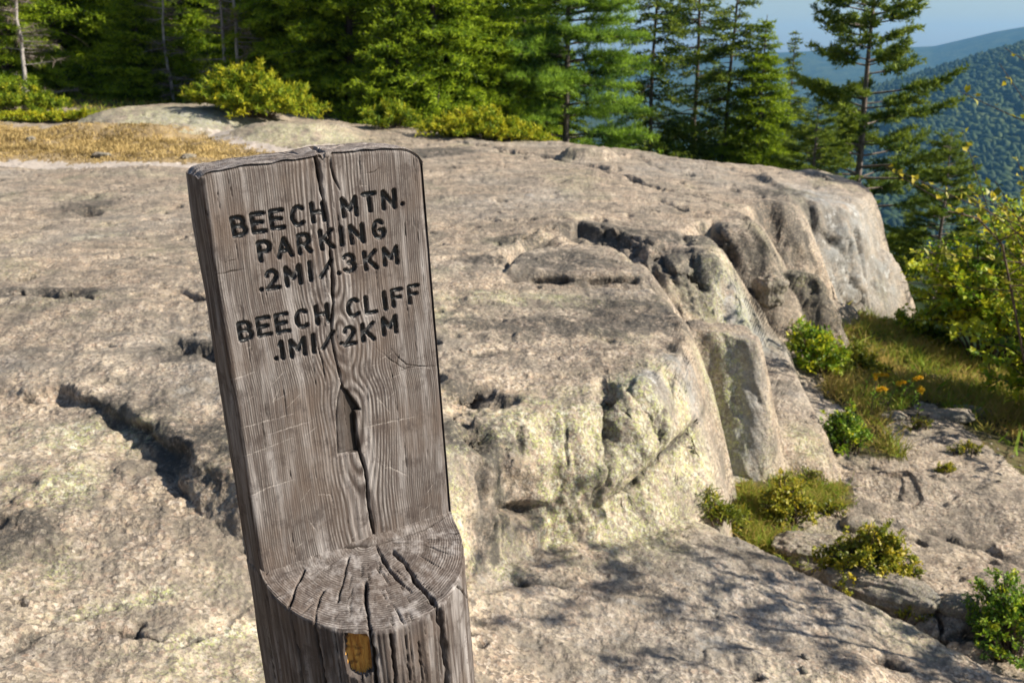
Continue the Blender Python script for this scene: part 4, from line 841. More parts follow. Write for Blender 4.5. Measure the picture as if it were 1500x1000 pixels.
def conifer(name, h, R, seed, mat, bark, gap=.30, nb=6, start=.03, t0=.2, step=.09, twig=.38, needle=(.055, .016), dens=1.0, rise=.10, droop=.25, shape=.85, irregular=.25, tuft=False, trunk_r=.09, tip_up=0.0, bare=0, vj=.34):
    """a conifer standing at the origin: returns crown, trunk, branch meshes as unlinked objects"""
    rs = np.random.RandomState(seed); P = []; D = []; Lh = []; TI = []; tb = Tubes(4)
    z = h * start; az = rs.uniform(0, 6)
    lean = rs.uniform(-.02, .02, 2) * h
    ax = lambda zz: np.array([lean[0] * (zz / h) ** 2 + .02 * h * math.sin(zz * 1.3 + seed) * .15, lean[1] * (zz / h) ** 2, zz])
    while z < h * .985:
        f = z / h
        for b in range(nb):
            az += 2 * math.pi / nb + rs.uniform(-.35, .35)
            if rs.rand() < irregular * .5: continue
            L = (R * (1 - f) ** shape + .12) * rs.uniform(1 - irregular, 1 + irregular * .6) * (min(1, .75 + f * 3) if start > .02 else 1)
            zz = z + rs.uniform(-.5, .5) * gap; p0 = ax(min(zz, h)); d = np.array([math.cos(az), math.sin(az), 0]); side = np.array([-d[1], d[0], 0])
            t = np.linspace(0, 1, 7); bend = rs.uniform(-.15, .15); r1 = rise * (.3 + 1.8 * f) + rs.uniform(-.06, .06); dr = droop * (1 - .7 * f)
            pts = p0 + d * (L * t)[:, None] + side * (bend * L * t * t)[:, None] + np.array([0, 0, 1.]) * (L * (r1 * t - dr * t * t + tip_up * t ** 3))[:, None]
            kb = min(1, trunk_r / .055); tb.add(pts, np.linspace((.008 + .010 * L) * kb, .003 * kb, 7))
            if rs.rand() < bare * (1 - f): continue
            tt = np.arange(t0 + rs.uniform(0, .05), 1.02, step / L * rs.uniform(.9, 1.1))
            for q in tt:
                qq = min(q, 1); c = np.array([np.interp(qq, t, pts[:, k]) for k in range(3)])
                ls = [1, -1] if q < .97 else [0]
                for sgn in ls:
                    tl = (twig * L * (1.08 - q) + .10 * min(1, L)) * rs.uniform(.6, 1.15) if sgn else .14 * min(1, L + .3)
                    td = d * .75 + side * sgn * rs.uniform(.6, .9) + np.array([0, 0, rs.uniform(-vj, vj) + (.5 if tuft else 0) * rs.rand()]); td /= np.linalg.norm(td)
                    m = max(3, int(tl / .026 * dens)); s_ = rs.rand(m) if tuft else np.linspace(0.05, 1, m)
                    if tuft: s_ = 1 - s_ ** 1.4
                    P.append(c + td * (tl * s_)[:, None] + np.array([0, 0, -.12 * tl]) * (s_ ** 2)[:, None] + rs.randn(m, 3) * (.02 if tuft else .022))
                    dd = td * (.9 if not tuft else .5) + rs.randn(m, 3) * (.55 if not tuft else .6) + np.array([0, 0, .10 if not tuft else .35]); D.append(dd)
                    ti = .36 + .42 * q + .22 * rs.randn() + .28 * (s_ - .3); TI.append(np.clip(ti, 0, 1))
        z += gap * rs.uniform(.75, 1.25) * (1 - .35 * f)
    P = np.concatenate(P); D = np.concatenate(D); D /= np.linalg.norm(D, axis=1)[:, None]; TI = np.concatenate(TI); n = len(P)
    V, F = tris(P, D, needle[0] * rs.uniform(.7, 1.3, n), needle[1] * rs.uniform(.7, 1.3, n), rs)
    D2 = D + rs.randn(n, 3) * .55; D2 /= np.linalg.norm(D2, axis=1)[:, None]; V2, F2 = tris(P, D2, needle[0] * rs.uniform(.6, 1.1, n), needle[1] * rs.uniform(.7, 1.3, n), rs)
    V, F = merge([(V, F), (V2, F2)])
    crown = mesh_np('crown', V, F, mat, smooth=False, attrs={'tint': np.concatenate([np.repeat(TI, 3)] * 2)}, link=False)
    tk = Tubes(9); zs = np.linspace(-.3, h, 14); tk.add([ax(max(q, 0)) + (0, 0, min(q, 0)) for q in zs], trunk_r * (1.05 - zs / h).clip(.03) ** .8)
    tk.join(tb); trunk = tk.build('trunk', bark, None, False)
    return dict(kind=name, parts=[crown, trunk], h=h)
def plant(proto, x, y, label, cat, group=None, s=1.0, rz=0.0, z=None, name=None, lean=(0, 0), sxy=1.0):
    root = empty(name or proto['kind'], (x, y, ground(x, y) - .03 if z is None else z)); root.rotation_euler = (lean[0], lean[1], rz); root.scale = (s * sxy, s * sxy, s)
    for p in proto['parts']:
        c = p.copy(); COL.objects.link(c); c.parent = root
    tag(root, label, cat, group); return root
NS = (.105, .030)
SP = [conifer('spruce_tree', 7.0, 2.0, 11, M_SPR, M_BARK, gap=.25, nb=8, droop=.36, rise=.14, needle=NS, t0=.12), conifer('spruce_tree', 6.2, 1.8, 12, M_SPR, M_BARK, gap=.23, nb=8, droop=.24, rise=.20, needle=NS, t0=.12), conifer('spruce_tree', 8.0, 2.3, 13, M_SPR, M_BARK, gap=.30, nb=8, droop=.34, rise=.1, bare=.2, step=.10, needle=NS),
      conifer('spruce_tree', 4.2, 1.45, 14, M_SPR, M_BARK, gap=.17, nb=8, droop=.12, rise=.26, trunk_r=.05, needle=(.09, .026), t0=.1)]
SP_D = conifer('spruce_tree', 8.6, 1.45, 15, M_PIN, M_BARK, gap=.27, nb=6, droop=.45, irregular=.5, bare=.15, start=.06, needle=(.10, .030), vj=.5, twig=.45, trunk_r=.07)
PINE = conifer('pine_tree', 8.8, 2.45, 16, M_PIN, M_PBARK, gap=.42, nb=6, start=.08, t0=.34, step=.07, twig=.35, needle=(.12, .029), dens=1.6, rise=.10, droop=.10, shape=.62, irregular=.42, tuft=True, trunk_r=.10, tip_up=.22)
WPINE = conifer('white_pine_tree', 7.5, 2.3, 17, M_WPN, M_PBARK, gap=.33, nb=7, start=.03, t0=.22, step=.09, twig=.40, needle=(.15, .018), dens=1.5, rise=.10, droop=.12, shape=.6, irregular=.35, tuft=True, trunk_r=.09)
SAP = conifer('pine_tree', 2.7, .95, 19, M_PIN, M_PBARK, gap=.24, nb=4, start=.42, t0=.55, step=.16, twig=.32, needle=(.070, .017), dens=3.4, rise=.3, droop=.05, shape=.35, irregular=.5, tuft=True, trunk_r=.022, tip_up=.2)
print('TRIS', [len(p['parts'][0].data.polygons) for p in SP + [SP_D, PINE, WPINE]])
def dead_tree(seed, h, R):
    rs = np.random.RandomState(seed); tk = Tubes(7); zs = np.linspace(-.2, h, 12); wob = np.cumsum(rs.randn(12, 2) * .03, 0); tp_ = np.column_stack([wob, zs]); tk.add(tp_, np.linspace(.05, .012, 12))
    tb = Tubes(4); P = []; D = []; TI = []
    for k in range(46):
        z = rs.uniform(.15, h * .97); p0 = np.array([np.interp(z, zs, tp_[:, i]) for i in range(3)]); a = rs.uniform(0, 6.28); L = R * (1 - z / h * .6) * rs.uniform(.35, 1); d = np.array([math.cos(a), math.sin(a), rs.uniform(-.35, .1)])
        t = np.linspace(0, 1, 6); pts = p0 + d * (L * t)[:, None] + np.array([0, 0, .12 * L]) * (t * t)[:, None] + np.cumsum(rs.randn(6, 3) * .012, 0); tb.add(pts, np.linspace(.014, .004, 6))
        for q in np.linspace(.2, 1, 14):
            c = np.array([np.interp(q, t, pts[:, i]) for i in range(3)]); m = 5; dd = d * .6 + rs.randn(m, 3) * .7; dd /= np.linalg.norm(dd, axis=1)[:, None]
            P.append(np.repeat(c[None], m, 0)); D.append(dd); TI.append(rs.rand(m))
    P = np.concatenate(P); D = np.concatenate(D); TI = np.concatenate(TI); n = len(P); V, F = tris(P, D, .22 * rs.uniform(.5, 1.3, n), np.full(n, .010), rs)
    tw = mesh_np('twigs', V, F, M_DTW, smooth=False, attrs={'tint': np.repeat(TI, 3)}, link=False)
    tk.join(tb); return dict(kind='dead_tree', parts=[tk.build('trunk', M_GBARK, None, False), tw], h=h)
DEAD = [dead_tree(21, 5.5, 1.3), dead_tree(22, 5.0, 1.0)]
# ---- leafy shrubs
M_LEAF = mat_tint('shrub_leaves', (.045, .100, .010), (.54, .54, .025), (.20, .34, .022), .5, .4, .4)
M_YLEAF = mat_tint('yellow_green_leaves', (.075, .110, .010), (.50, .40, .025), (.22, .25, .018), .5, .35, .4)
M_JUN = mat_tint('juniper_needles', (.045, .090, .008), (.50, .46, .025), (.20, .28, .015), .6, .35)
M_STEM = mat_bark('shrub_stem', (.05, .035, .025), (.15, .11, .08), 60)
def shrub(name, label, cat, px, py, rx, ry, hgt, n_stem, n_leaf, ll, lw, mat, seed, group=None, up=.5, zoff=0, pos=None, stem_r=.006, needles=False, base_tint=.5, sub=3, shape_pow=.6):
    rs = np.random.RandomState(seed); c = on_ground(px, py) if pos is None else np.array([*pos, 0.]); root = empty(name, (c[0], c[1], ground(c[0], c[1]) + zoff)); tag(root, label, cat, group)
    tb = Tubes(4); P = []; D = []; TI = []; per_ = max(2, n_leaf // (n_stem * (sub + 1)))
    for k in range(n_stem):
        a = rs.uniform(0, 6.283); rad = rs.rand() ** shape_pow; e = np.array([rx * rad * math.cos(a), ry * rad * math.sin(a), hgt * (1 - .82 * rad ** 2) * rs.uniform(.65, 1.08)])
        b0 = np.array([e[0] * .25 + rs.randn() * .03, e[1] * .25 + rs.randn() * .03, -.03]); gz = min(max(ground(c[0] + e[0], c[1] + e[1]) - root.location.z, -.5 * hgt), .35 * hgt)
        e[2] += gz * .9
        t = np.linspace(0, 1, 6)[:, None]; mid = b0 * (1 - t) + e * t; pts = mid + np.array([0, 0, 1]) * (t * (1 - t) * hgt * (.5 if up > 0 else .1)) + np.cumsum(rs.randn(6, 3) * .018 * hgt, 0) * t
        tb.add(pts, np.linspace(stem_r, stem_r * .4, 6)); ends = [(pts, .25)]
        for j in range(sub):
            q = rs.uniform(.35, .95); i = np.array([np.interp(q, t[:, 0], pts[:, m]) for m in range(3)]); dd = rs.randn(3); dd[2] = abs(dd[2]) * .6; dd /= np.linalg.norm(dd); l2 = hgt * rs.uniform(.15, .38)
            p2 = i + dd * (l2 * np.linspace(0, 1, 4))[:, None]; tb.add(p2, np.linspace(stem_r * .45, stem_r * .2, 4)); ends.append((p2, .0))
        for pp, q0 in ends:
            tt = np.linspace(0, 1, len(pp)); q = q0 + (1 - q0) * rs.rand(per_) ** .8; cc = np.stack([np.interp(q, tt, pp[:, m]) for m in range(3)], 1); P.append(cc + rs.randn(per_, 3) * ll * .25)
            dr = pp[-1] - pp[0]; dr /= np.linalg.norm(dr) + 1e-9; d = dr * .35 + rs.randn(per_, 3) * .6 + np.array([0, 0, .25]); D.append(d)
            TI.append(np.clip(base_tint + rs.randn() * .22 + rs.randn(per_) * .18 + (q - .5) * .3, 0, 1))
    P = np.concatenate(P); D = np.concatenate(D); TI = np.concatenate(TI); D /= np.linalg.norm(D, axis=1)[:, None]; n = len(P); l = ll * rs.uniform(.55, 1.25, n); w = lw * rs.uniform(.6, 1.25, n)
    if needles: V, F = tris(P, D, l, w, rs); ti = np.repeat(TI, 3)
    else:
        N = rs.randn(n, 3) * .55 + np.array([0, 0, 1.]); V, F = leaves(P, D, N, l, w); ti = np.repeat(TI, 5)
    mesh_np('foliage', V, F, mat, root, smooth=False, attrs={'tint': ti}); tb.build('stem', M_STEM, root)
    return root
def tree_at(proto, px, Y, label, cat, group=None, **k):
    x = (px - 750) / FPX * (Y * cP + 0.0) / 1.0; x = at_y(px, 200, Y)[0]; return plant(proto, x, Y, label, cat, group, **k)
GF_ = 'spruces of the wood beyond the ledge'
rt_ = random.Random(9)
# front rank of the wood, left to right: pixel column, distance, prototype, scale, label
FR = [(-60, 26, 0, 1.0, 'dark green spruce at the far left end of the wood'), (22, 25, 1, .9, 'bright green spruce above the yellow scrub at the left edge'), (95, 27.5, 2, 1.1, 'shadowy tall spruce behind the left scrub'),
      (160, 28.5, 0, 1.0, 'dark spruce behind the low lichen covered mound'), (215, 25.5, 3, .8, 'small lit spruce behind the lichen mound'), (258, 29, 2, 1.0, 'gaunt dark spruce left of the bare grey trunks'),
      (395, 26.5, 1, 1.0, 'green spruce just right of the bare grey trunks'), (450, 24.5, 0, 1.0, 'full spruce above the right end of the juniper'), (520, 23.5, 1, 1.05, 'dense green spruce left of the tallest bright spruce'),
      (585, 22.0, 3, 1.0, 'short bushy spruce in the middle of the front rank'), (640, 22.5, 0, 1.05, 'bright yellow green spruce standing foremost behind the slab'), (700, 23.0, 1, .95, 'lit spruce beside the pale feathery pine'),
      (765, 26.5, 2, .95, 'dark spruce behind the pale feathery pine')]
for px, Y, k, sc, lb in FR: tree_at(SP[k], px, Y, lb, 'spruce', GF_, s=sc, rz=rt_.uniform(0, 6.28))
GB_ = 'spruces deep in the wood'
ORD = 'first second third fourth fifth sixth seventh eighth ninth tenth eleventh twelfth thirteenth fourteenth fifteenth sixteenth seventeenth eighteenth nineteenth twentieth'.split()
for k in range(18):
    px = -70 + k * 50 + rt_.uniform(-12, 12); Y = rt_.uniform(30, 35)
    tree_at(SP[rt_.choice([0, 0, 1, 2])], px, Y, 'dark spruce in the shaded back rank, %s from the left' % ORD[k], 'spruce', GB_, s=rt_.uniform(1.0, 1.3), rz=rt_.uniform(0, 6.28))
tree_at(DEAD[0], 352, 24.0, 'right hand of two bare grey dead trunks with brittle side branches', 'dead tree', 'bare dead trees at the wood edge', s=1, rz=.4)
tree_at(DEAD[1], 333, 24.6, 'thinner bare dead trunk just left of the other grey one', 'dead tree', 'bare dead trees at the wood edge', s=1, rz=2.4)
tree_at(DEAD[1], 262, 25.2, 'low tangle of grey dead branches at the dark wood edge', 'dead tree', 'bare dead trees at the wood edge', s=.7, rz=4.4, sxy=1.4)
tree_at(DEAD[0], 40, 24, 'dead tree with pale limbs at the upper left corner', 'dead tree', 'bare dead trees at the wood edge', s=.8, rz=1.4, sxy=1.4)
tree_at(WPINE, 828, 23.5, 'pale green feathery pine with grey trunk right of the spruces', 'pine', s=1.0, rz=1.0, sxy=1.05)
tree_at(WPINE, 905, 25.5, 'low soft needled pine at the right end of the wood', 'pine', s=.42, rz=3.1, sxy=1.6)
GE_ = 'slim spruces on the cliff edge'
for px, Y, p, sc, lb in [(952, 26.0, SP_D, 1.0, 'dark thin spruce with gaps of sky, leftmost of the cliff edge spruces'), (1016, 27.5, SP_D, 1.05, 'slim spruce second from the left on the cliff edge'), (1062, 26.0, SP_D, .92, 'spruce in the middle of the cliff edge group'),
                         (1108, 25.5, SP[0], .78, 'spruce with pointed top just under the open sky'), (1150, 26.5, SP_D, .62, 'low spruce between the pointed one and the tall lone pine')]:
    tree_at(p, px, Y, lb, 'spruce', GE_, s=sc, rz=rt_.uniform(0, 6.28), z=-3.2 if p is not SP[0] else -3.0)
tree_at(PINE, 1262, 23.0, 'tall lone pine with layered clumpy branches against the sky', 'pine', s=1.0, rz=.7, z=-4.3)
tree_at(PINE, 1395, 20.0, 'small dark pine low beside the lone pine', 'pine', s=.42, rz=2.2, z=-3.6, sxy=1.2)
tree_at(PINE, 1195, 20.5, 'squat pine behind the crest of the ledge', 'pine', s=.40, rz=4.2, z=-3.0, sxy=1.4)
# trees outside the frame on the right; their shade falls on the rock
plant(SAP, 3.25, 3.2, 'young pine off to the right of the lower slab', 'pine', s=1.0, rz=.3, name='pine_tree', z=-1.2)
plant(SP[2], 8.9, 13.2, 'spruce right of the view below the cliff edge', 'spruce', s=.9, rz=.3, z=-3.6)
plant(SP[0], 9.0, 7.6, 'spruce right of the view beside the grass', 'spruce', s=.62, rz=2.3, z=-2.6)
# ---- shrubs
shrub('juniper', 'sprawling yellow green juniper on the far side of the grass', 'juniper', 375, 170, 1.5, .9, .95, 130, 26000, .10, .030, M_JUN, 31, needles=True, base_tint=.55)
shrub('juniper', 'low golden juniper mat along the back rim of the slab', 'juniper', 712, 203, 1.5, .7, .50, 120, 20000, .085, .026, M_JUN, 32, needles=True, base_tint=.72)
shrub('juniper', 'small green seedling clump behind the top of the post', 'juniper', 575, 188, .65, .5, .5, 50, 7000, .09, .026, M_JUN, 33, needles=True, base_tint=.42)
shrub('juniper', 'green scrub at the left edge beside the dark wood', 'juniper', 20, 166, 1.3, .8, .6, 80, 14000, .09, .028, M_JUN, 34, needles=True, base_tint=.38)
shrub('heath', 'low strip of yellow heath in front of the left scrub', 'shrub', 80, 178, 2.2, .45, .20, 120, 14000, .07, .024, M_JUN, 35, needles=True, base_tint=.7)
shrub('shrub', 'green brush under the trees right of the golden juniper', 'shrub', 0, 0, 1.3, .7, 1.1, 60, 9000, .08, .035, M_LEAF, 36, base_tint=.45, pos=(2.1, 22.0))
for k, (px, Y, z, r, h, t) in enumerate([(960, 22, -1.6, 1.2, 1.4, .5), (1040, 22, -2.2, 1.2, 1.5, .5), (1120, 21, -2.4, 1.1, 1.5, .42), (1190, 20, -2.6, 1.0, 1.2, .42)]):
    x = at_y(px, 200, Y)[0]
    shrub('shrub', ['leafy brush behind the slab under the thin dark spruce', 'leafy brush behind the slab between two slim spruces', 'leafy brush behind the crest below the pointed spruce', 'leafy brush at the foot of the lone pine'][k], 'shrub', 0, 0, r, r, h, 60, 9000, .085, .045, M_LEAF, 40 + k, pos=(x, Y), base_tint=t, zoff=z - ground(x, Y))
# the birch-like thicket at the right edge
TH_ = [(5.15, 10.0, 1.0, 1.9, 3600, 51, 'bright leafed thicket beyond the grass, touching the nose of the ledge'), (4.75, 7.7, .85, 1.75, 3000, 52, 'leafy thicket at the right edge above the shaded grass'), (5.9, 10.6, 1.1, 2.0, 2600, 53, 'taller pale thicket at the far right edge')]
for x, y, r, h, n, sd_, lb in TH_: shrub('leafy_thicket', lb, 'shrub', 0, 0, r, r, h, 60, int(n * 4.5), .066, .046, M_LEAF, sd_, pos=(x, y), base_tint=.66, stem_r=.013, sub=5, shape_pow=.5)
# plants by the path
shrub('leafy_thicket', 'tall sparse sapling at the right edge with yellowing leaf tips', 'shrub', 0, 0, .62, .5, 3.5, 16, 1500, .062, .045, M_YLEAF, 54, pos=(3.95, 6.9), base_tint=.6, stem_r=.012, sub=5, shape_pow=.5)
shrub('leafy_plant', 'tall leafy green plant at the foot of the ramp slab', 'plant', 1195, 545, .30, .28, .42, 34, 2200, .055, .026, M_LEAF, 61, base_tint=.6)
shrub('leafy_plant', 'dark green bushy plant at the lower end of the grass', 'plant', 1238, 660, .17, .15, .30, 30, 2400, .032, .015, M_LEAF, 62, base_tint=.35)
shrub('leafy_plant', 'yellow green leafy plant beside the grey upright rock', 'plant', 1150, 762, .18, .15, .27, 44, 4200, .022, .013, M_YLEAF, 63, base_tint=.62)
shrub('leafy_plant', 'yellow leafed bush in the hollow by the tan boulder', 'plant', 1268, 842, .27, .18, .25, 60, 7000, .022, .013, M_YLEAF, 64, base_tint=.55)
shrub('leafy_plant', 'dark leafed bush at the lower right edge of the path', 'plant', 1485, 955, .22, .22, .36, 50, 5000, .024, .013, M_LEAF, 65, base_tint=.34)
shrub('leafy_plant', 'narrow green sprout wedged between upright rock and front slab', 'plant', 1045, 757, .22, .06, .12, 34, 1500, .045, .008, M_YLEAF, 66, base_tint=.3)
shrub('leafy_plant', 'low leafy clump between the nose of the ledge and the thicket', 'plant', 1345, 505, .50, .30, .38, 50, 4500, .045, .028, M_LEAF, 67, base_tint=.5)
shrub('leafy_plant', 'ragged green clump in the grass behind the goldenrod', 'plant', 1250, 545, .35, .25, .28, 34, 2600, .045, .014, M_YLEAF, 68, base_tint=.35)
for k, (px, py, rx, ry, hh, lb) in enumerate([(1075, 778, .10, .05, .09, 'little sprig on the crest below the upright rock'), (1190, 708, .14, .07, .10, 'low green tuft in the hollow under the ramp slab'), (1222, 752, .10, .06, .08, 'tiny plant between the tan boulder and the small grey stone'),
        (1345, 628, .16, .08, .10, 'low patch of leaves beside the grey stones in the path'), (1415, 662, .14, .07, .09, 'small leafy tuft at the grass edge on the path slab'), (1385, 690, .08, .05, .06, 'lone tiny tuft on the bare path slab'), (1172, 500, .22, .14, .16, 'yellowing tuft at the head of the ramp slab'), (1330, 900, .10, .06, .08, 'little sprout in the dark crack below the brown rock')]):
    shrub('leafy_plant', lb, 'plant', px, py, rx, ry, hh, 16, 500, .022, .010, M_YLEAF, 300 + k, base_tint=.3 + .05 * k)
# goldenrod
M_GOLD = mat_tint('goldenrod_flowers', (.66, .36, .01), (.88, .58, .03), None, .6, .2)
GG = 'goldenrod along the grass'
for k, (px, py) in enumerate([(1262, 578), (1282, 586), (1300, 592), (1322, 585), (1338, 590), (1275, 604), (1345, 600), (1500, 612)]):
    rs = np.random.RandomState(80 + k); c = on_ground(px, py + 10); root = empty('goldenrod', (c[0], c[1], c[2])); tb = Tubes(4); Pf = []; Pl = []; Dl = []
    tag(root, ['leftmost goldenrod spike leaning over the grass', 'second goldenrod spike from the left', 'goldenrod spike in the thick of the cluster', 'goldenrod spike right of the cluster centre', 'upper right goldenrod spike of the cluster', 'lowest goldenrod spike nearest the dark plant', 'outer goldenrod spike beside the bare stones', 'single goldenrod at the right edge above the path'][k], 'goldenrod', GG)
    hh = rs.uniform(.30, .46); lx, ly = rs.uniform(-.10, .24), rs.uniform(-.15, .12); t = np.linspace(0, 1, 9)[:, None]; pts = np.concatenate([lx * t ** 2.4, ly * t ** 2.4, hh * (t - .30 * t ** 4)], 1) + np.cumsum(rs.randn(9, 3) * .004, 0); tb.add(pts, np.linspace(.004, .002, 9))
    for q in np.linspace(.72, 1, 22):
        i = np.array([np.interp(q, t[:, 0], pts[:, m]) for m in range(3)]); Pf.append(i + rs.randn(14, 3) * .008 * (1.5 - q))
    for q in np.linspace(.1, .75, 16):
        i = np.array([np.interp(q, t[:, 0], pts[:, m]) for m in range(3)]); Pl.append(i); Dl.append([*(rs.randn(2)), .4])
    Pf = np.concatenate(Pf); n = len(Pf); D = rs.randn(n, 3); D /= np.linalg.norm(D, axis=1)[:, None]; V, F = tris(Pf, D, np.full(n, .014), np.full(n, .009), rs)
    mesh_np('flower_spike', V, F, M_GOLD, root, smooth=False, attrs={'tint': rs.rand(len(V))})
    Pl = np.array(Pl); V, F = leaves(Pl, np.array(Dl, float), np.tile([0, 0, 1.], (len(Pl), 1)) + rs.randn(len(Pl), 3) * .2, np.full(len(Pl), .05), np.full(len(Pl), .012)); mesh_np('foliage', V, F, M_LEAF, root, smooth=False, attrs={'tint': np.full(len(V), .5)})
    tb.build('stem', M_STEM, root)
# ---- grass
M_TAN = mat_tint('dry_grass_blades', (.17, .12, .045), (.62, .46, .20), (.40, .29, .115), .8, .3)
M_GRS = mat_tint('grass_blades', (.44, .32, .10), (.20, .33, .030), (.30, .29, .045), .7, .4)
def sample(mask, n, rs, rmax, rmin=0, dens=None):
    area = RR * np.gradient(RR, axis=0) * np.gradient(AA, axis=1) * mask * (RR < rmax) * (RR > rmin)
    if dens is not None: area = area * dens
    c = np.cumsum(area.ravel()); k = np.searchsorted(c, rs.rand(n) * c[-1]); i, j = np.unravel_index(np.clip(k, 0, area.size - 1), area.shape)
    i = np.clip(i, 0, len(lr) - 2); j = np.clip(j, 0, len(an) - 2); r = np.exp(lr[i] + (lr[i + 1] - lr[i]) * rs.rand(n)); a = np.radians(an[j] + (an[j + 1] - an[j]) * rs.rand(n))
    x = r * np.sin(a); y = r * np.cos(a); return x, y, groundv(x, y)
def grass(name, label, x, y, z, l, w, tint, mat, rs, lean=.5):
    n = len(x); P = np.stack([x, y, z - .005], 1); d = rs.randn(n, 3) * lean; d[:, 2] = 1; d /= np.linalg.norm(d, axis=1)[:, None]
    S = np.cross(d, rs.randn(n, 3)); S /= np.linalg.norm(S, axis=1)[:, None]; b = rs.randn(n, 3) * .35; b[:, 2] = -abs(b[:, 2])
    l = l[:, None]; w = w[:, None]; m1 = P + d * l * .55; tip = P + d * l + b * l * .5
    V = np.stack([P - S * w / 2, P + S * w / 2, m1 + S * w * .4, m1 - S * w * .4, tip], 1).reshape(-1, 3); i = 5 * np.arange(n)[:, None]
    o = mesh_np(name, V, [i + np.array([0, 1, 2, 3]), i + np.array([3, 2, 4])], mat, smooth=False, attrs={'tint': np.repeat(tint, 5)}); tag(o, label, 'grass', kind='stuff'); return o
rs = np.random.RandomState(91); fld = inp(fieldp, .3)
x, y, z = sample(fld, 56000, rs, 27, dens=ss(-.55, .2, n2 + n1)); n = len(x); cl_ = fbm(x * 2.2, y * 2.2, 3, 111)
sdf = poly_sd(x + .3 * fbm(x * 2, y * 2, 2, 115), y + .3 * fbm(x * 2, y * 2, 2, 116), [tuple(at_z(a_, b_, c_))[:2] for a_, b_, c_ in fieldp]); ef = .30 + .7 * np.clip(-sdf / 1.1, 0, 1); kp = rs.rand(n) < ef + .3; x, y, z, cl_, ef = x[kp], y[kp], z[kp], cl_[kp], ef[kp]; n = len(x)
grass('dry_grass', 'tan dry grass between the far slab and the wood', x, y, z, ef * (.05 + .10 * np.clip(cl_ + .3, 0, 1)) * rs.uniform(.4, 1.5, n), rs.uniform(.009, .019, n), np.clip(.55 + .7 * fbm(x * .9, y * .9, 3, 112) + .28 * rs.randn(n) - .5 * ss(.1, .45, fbm(x * 1.7, y * 2.6, 3, 117)), 0, 1), M_TAN, rs)
g1 = inp(gr1, .1) & (GW == 0)
x, y, z = sample(g1, 28000, rs, 13, dens=ss(-.35, .25, n2 + n1 * .7) + .08); n = len(x); cl_ = fbm(x * 3, y * 3, 3, 113)
grass('grass', 'green and straw coloured grass right of the ledge', x, y, z, (.07 + .15 * np.clip(cl_ + .45, 0, 1.2)) * rs.uniform(.4, 1.5, n), rs.uniform(.004, .009, n), np.clip(.35 + 1.2 * fbm(x * 1.6, y * 1.6, 3, 114) + .3 * rs.randn(n), 0, 1), M_GRS, rs, .7)
g2 = inp(gr2, .05) & (GW == 0)
x, y, z = sample(g2, 9000, rs, 7, dens=ss(-.1, .3, n2 + n1 * .7) + .01); n = len(x)
grass('grass', 'green grass tufts in the hollow under the upright rock', x, y, z, .075 * rs.uniform(.3, 1.7, n), rs.uniform(.003, .006, n), np.clip(.5 + .35 * rs.randn(n), 0, 1), M_GRS, rs, .7)
fw = (cls == 2) & (GX > 3) & (GY > 3)
x, y, z = sample(fw, 20000, rs, 26); n = len(x)
grass('undergrowth', 'rough undergrowth below the right side of the ledge', x, y, z, .17 * rs.uniform(.4, 1.6, n), rs.uniform(.01, .03, n), np.clip(.7 + .3 * rs.randn(n), 0, 1), M_GRS, rs, .8)
fw = (cls == 2) & ~fld & (GX < 3) & (GY > 18)
x, y, z = sample(fw, 16000, rs, 32); n = len(x)
grass('undergrowth', 'low undergrowth along the edge of the wood', x, y, z, .12 * rs.uniform(.4, 1.6, n), rs.uniform(.01, .03, n), np.clip(.6 + .3 * rs.randn(n), 0, 1), M_GRS, rs, .8)
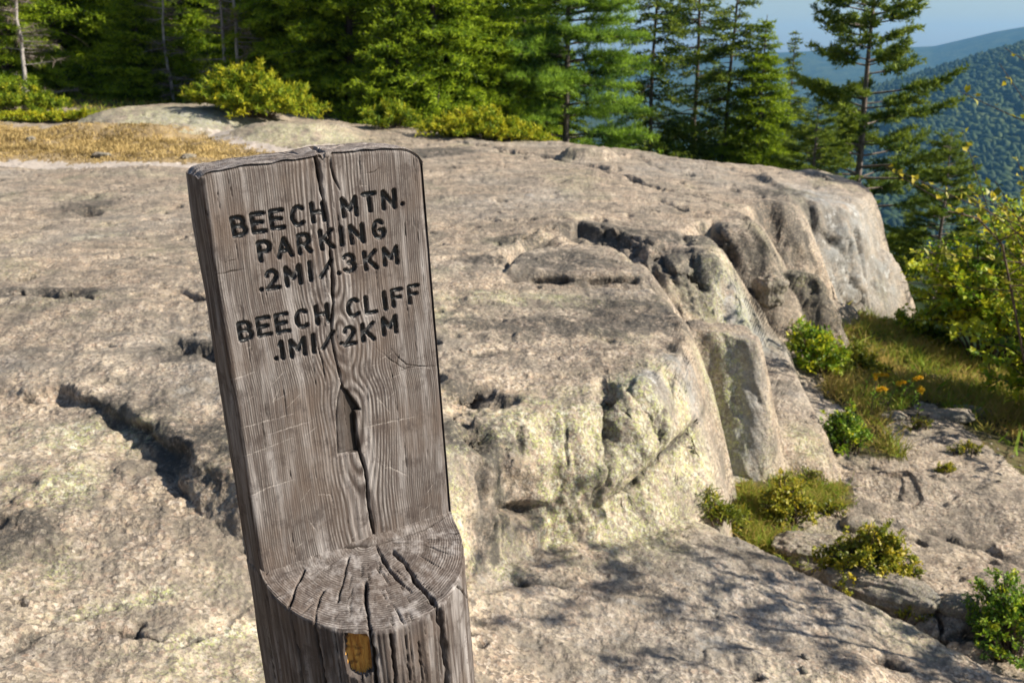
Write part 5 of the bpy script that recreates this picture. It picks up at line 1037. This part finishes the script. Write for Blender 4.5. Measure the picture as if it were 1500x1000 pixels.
# ---- loose rocks
def rock(label, px, py, sx, sy, sz, seed, sink=.35, rz=0, name='boulder', cat='rock', group=None):
    import bmesh
    bm = bmesh.new(); bmesh.ops.create_icosphere(bm, subdivisions=6 if sx > .1 else 3, radius=1); me = bpy.data.meshes.new(name); bm.to_mesh(me); bm.free()
    n = len(me.vertices); V = np.empty(n * 3, np.float32); me.vertices.foreach_get('co', V); V = V.reshape(-1, 3).astype(float)
    q = np.sign(V) * np.abs(V) ** .8; n3d = lambda s_, sd_: fbm(V[:, 0] * s_ + 7, V[:, 1] * s_, 3, sd_) + fbm(V[:, 1] * s_ + 3, V[:, 2] * s_, 3, sd_ + 1) + fbm(V[:, 2] * s_, V[:, 0] * s_ + 5, 3, sd_ + 2); r = 1 + .28 * n3d(1.1, seed) + .05 * n3d(5, seed + 4)
    V = q * r[:, None] * np.array([sx, sy, sz]); ca, sa = math.cos(rz), math.sin(rz); V = np.stack([V[:, 0] * ca - V[:, 1] * sa, V[:, 0] * sa + V[:, 1] * ca, V[:, 2]], 1)
    c = on_ground(px, py); me.vertices.foreach_set('co', V.astype(np.float32).ravel()); me.polygons.foreach_set('use_smooth', np.ones(len(me.polygons), bool)); me.materials.append(M_GRAN)
    for k, v in (('lichen', .2), ('dark', .25), ('grey', .3), ('rough', 1.0)):
        a = me.attributes.new(k, 'FLOAT', 'POINT'); a.data.foreach_set('value', np.full(n, v, np.float32))
    me.update(); o = bpy.data.objects.new(name, me); COL.objects.link(o); o.location = (c[0], c[1], c[2] + sz * (1 - 2 * sink)); return tag(o, label, cat, group)
rock('rounded tan boulder in the hollow left of the yellow bush', 1188, 818, .20, .13, .10, 201, .35, -.2)
rock('small grey stone behind the rounded tan boulder', 1255, 772, .09, .07, .055, 202, .35, .4)
rock('long brown rock below the yellow bush', 1290, 868, .24, .11, .08, 203, .4, -.5)
rock('grey stone half hidden in the shaded grass', 1385, 612, .22, .10, .05, 204, .4, .1)
rock('pale stone at the grass edge beside the path', 1308, 612, .10, .06, .04, 205, .4, .2)
rock('dark knuckle of rock in the cleft below the ledge', 1128, 430, .14, .12, .15, 206, .35, .2)
rock('small grey stone at the lower right beside the dark bush', 1405, 890, .10, .07, .05, 207, .4, .2)
gp = (GW != 1) & (GW != 2) & (GX > .7) & (GX < 5)
x, y, z = sample(gp, 900, rs, 10, dens=ss(-.1, .4, n2 + n1) * (.15 + ((cls == 2) * 1.0))); n = len(x); pr = .004 + .016 * rs.rand(n) ** 3
pv = IV[None] * (1 + .25 * rs.randn(n, 12, 1)) * pr[:, None, None] * np.array([1, 1, .6]); pv += np.stack([x, y, z + pr * .3], -1)[:, None, :]
o = mesh_np('gravel', pv.reshape(-1, 3), (IF[None] + 12 * np.arange(n)[:, None, None]).reshape(-1, 3), M_GRAN, attrs={'lichen': np.full(n * 12, .1), 'dark': np.repeat(rs.rand(n) * .5, 12), 'grey': np.full(n * 12, .3), 'rough': np.ones(n * 12)}); tag(o, 'loose grit and pebbles lying in the gully beside the ledge', 'gravel', kind='stuff')
GS = 'small stones in the dry grass'
for k, (px, py, lb) in enumerate([(150, 229, 'pale stone at the front edge of the dry grass'), (277, 231, 'small grey stone where the dry grass meets the sandy path'), (45, 205, 'small stone within the dry grass near the left edge')]): rock(lb, px, py, .13, .07, .04, 210 + k, .3, k, 'stone', 'stone', GS)
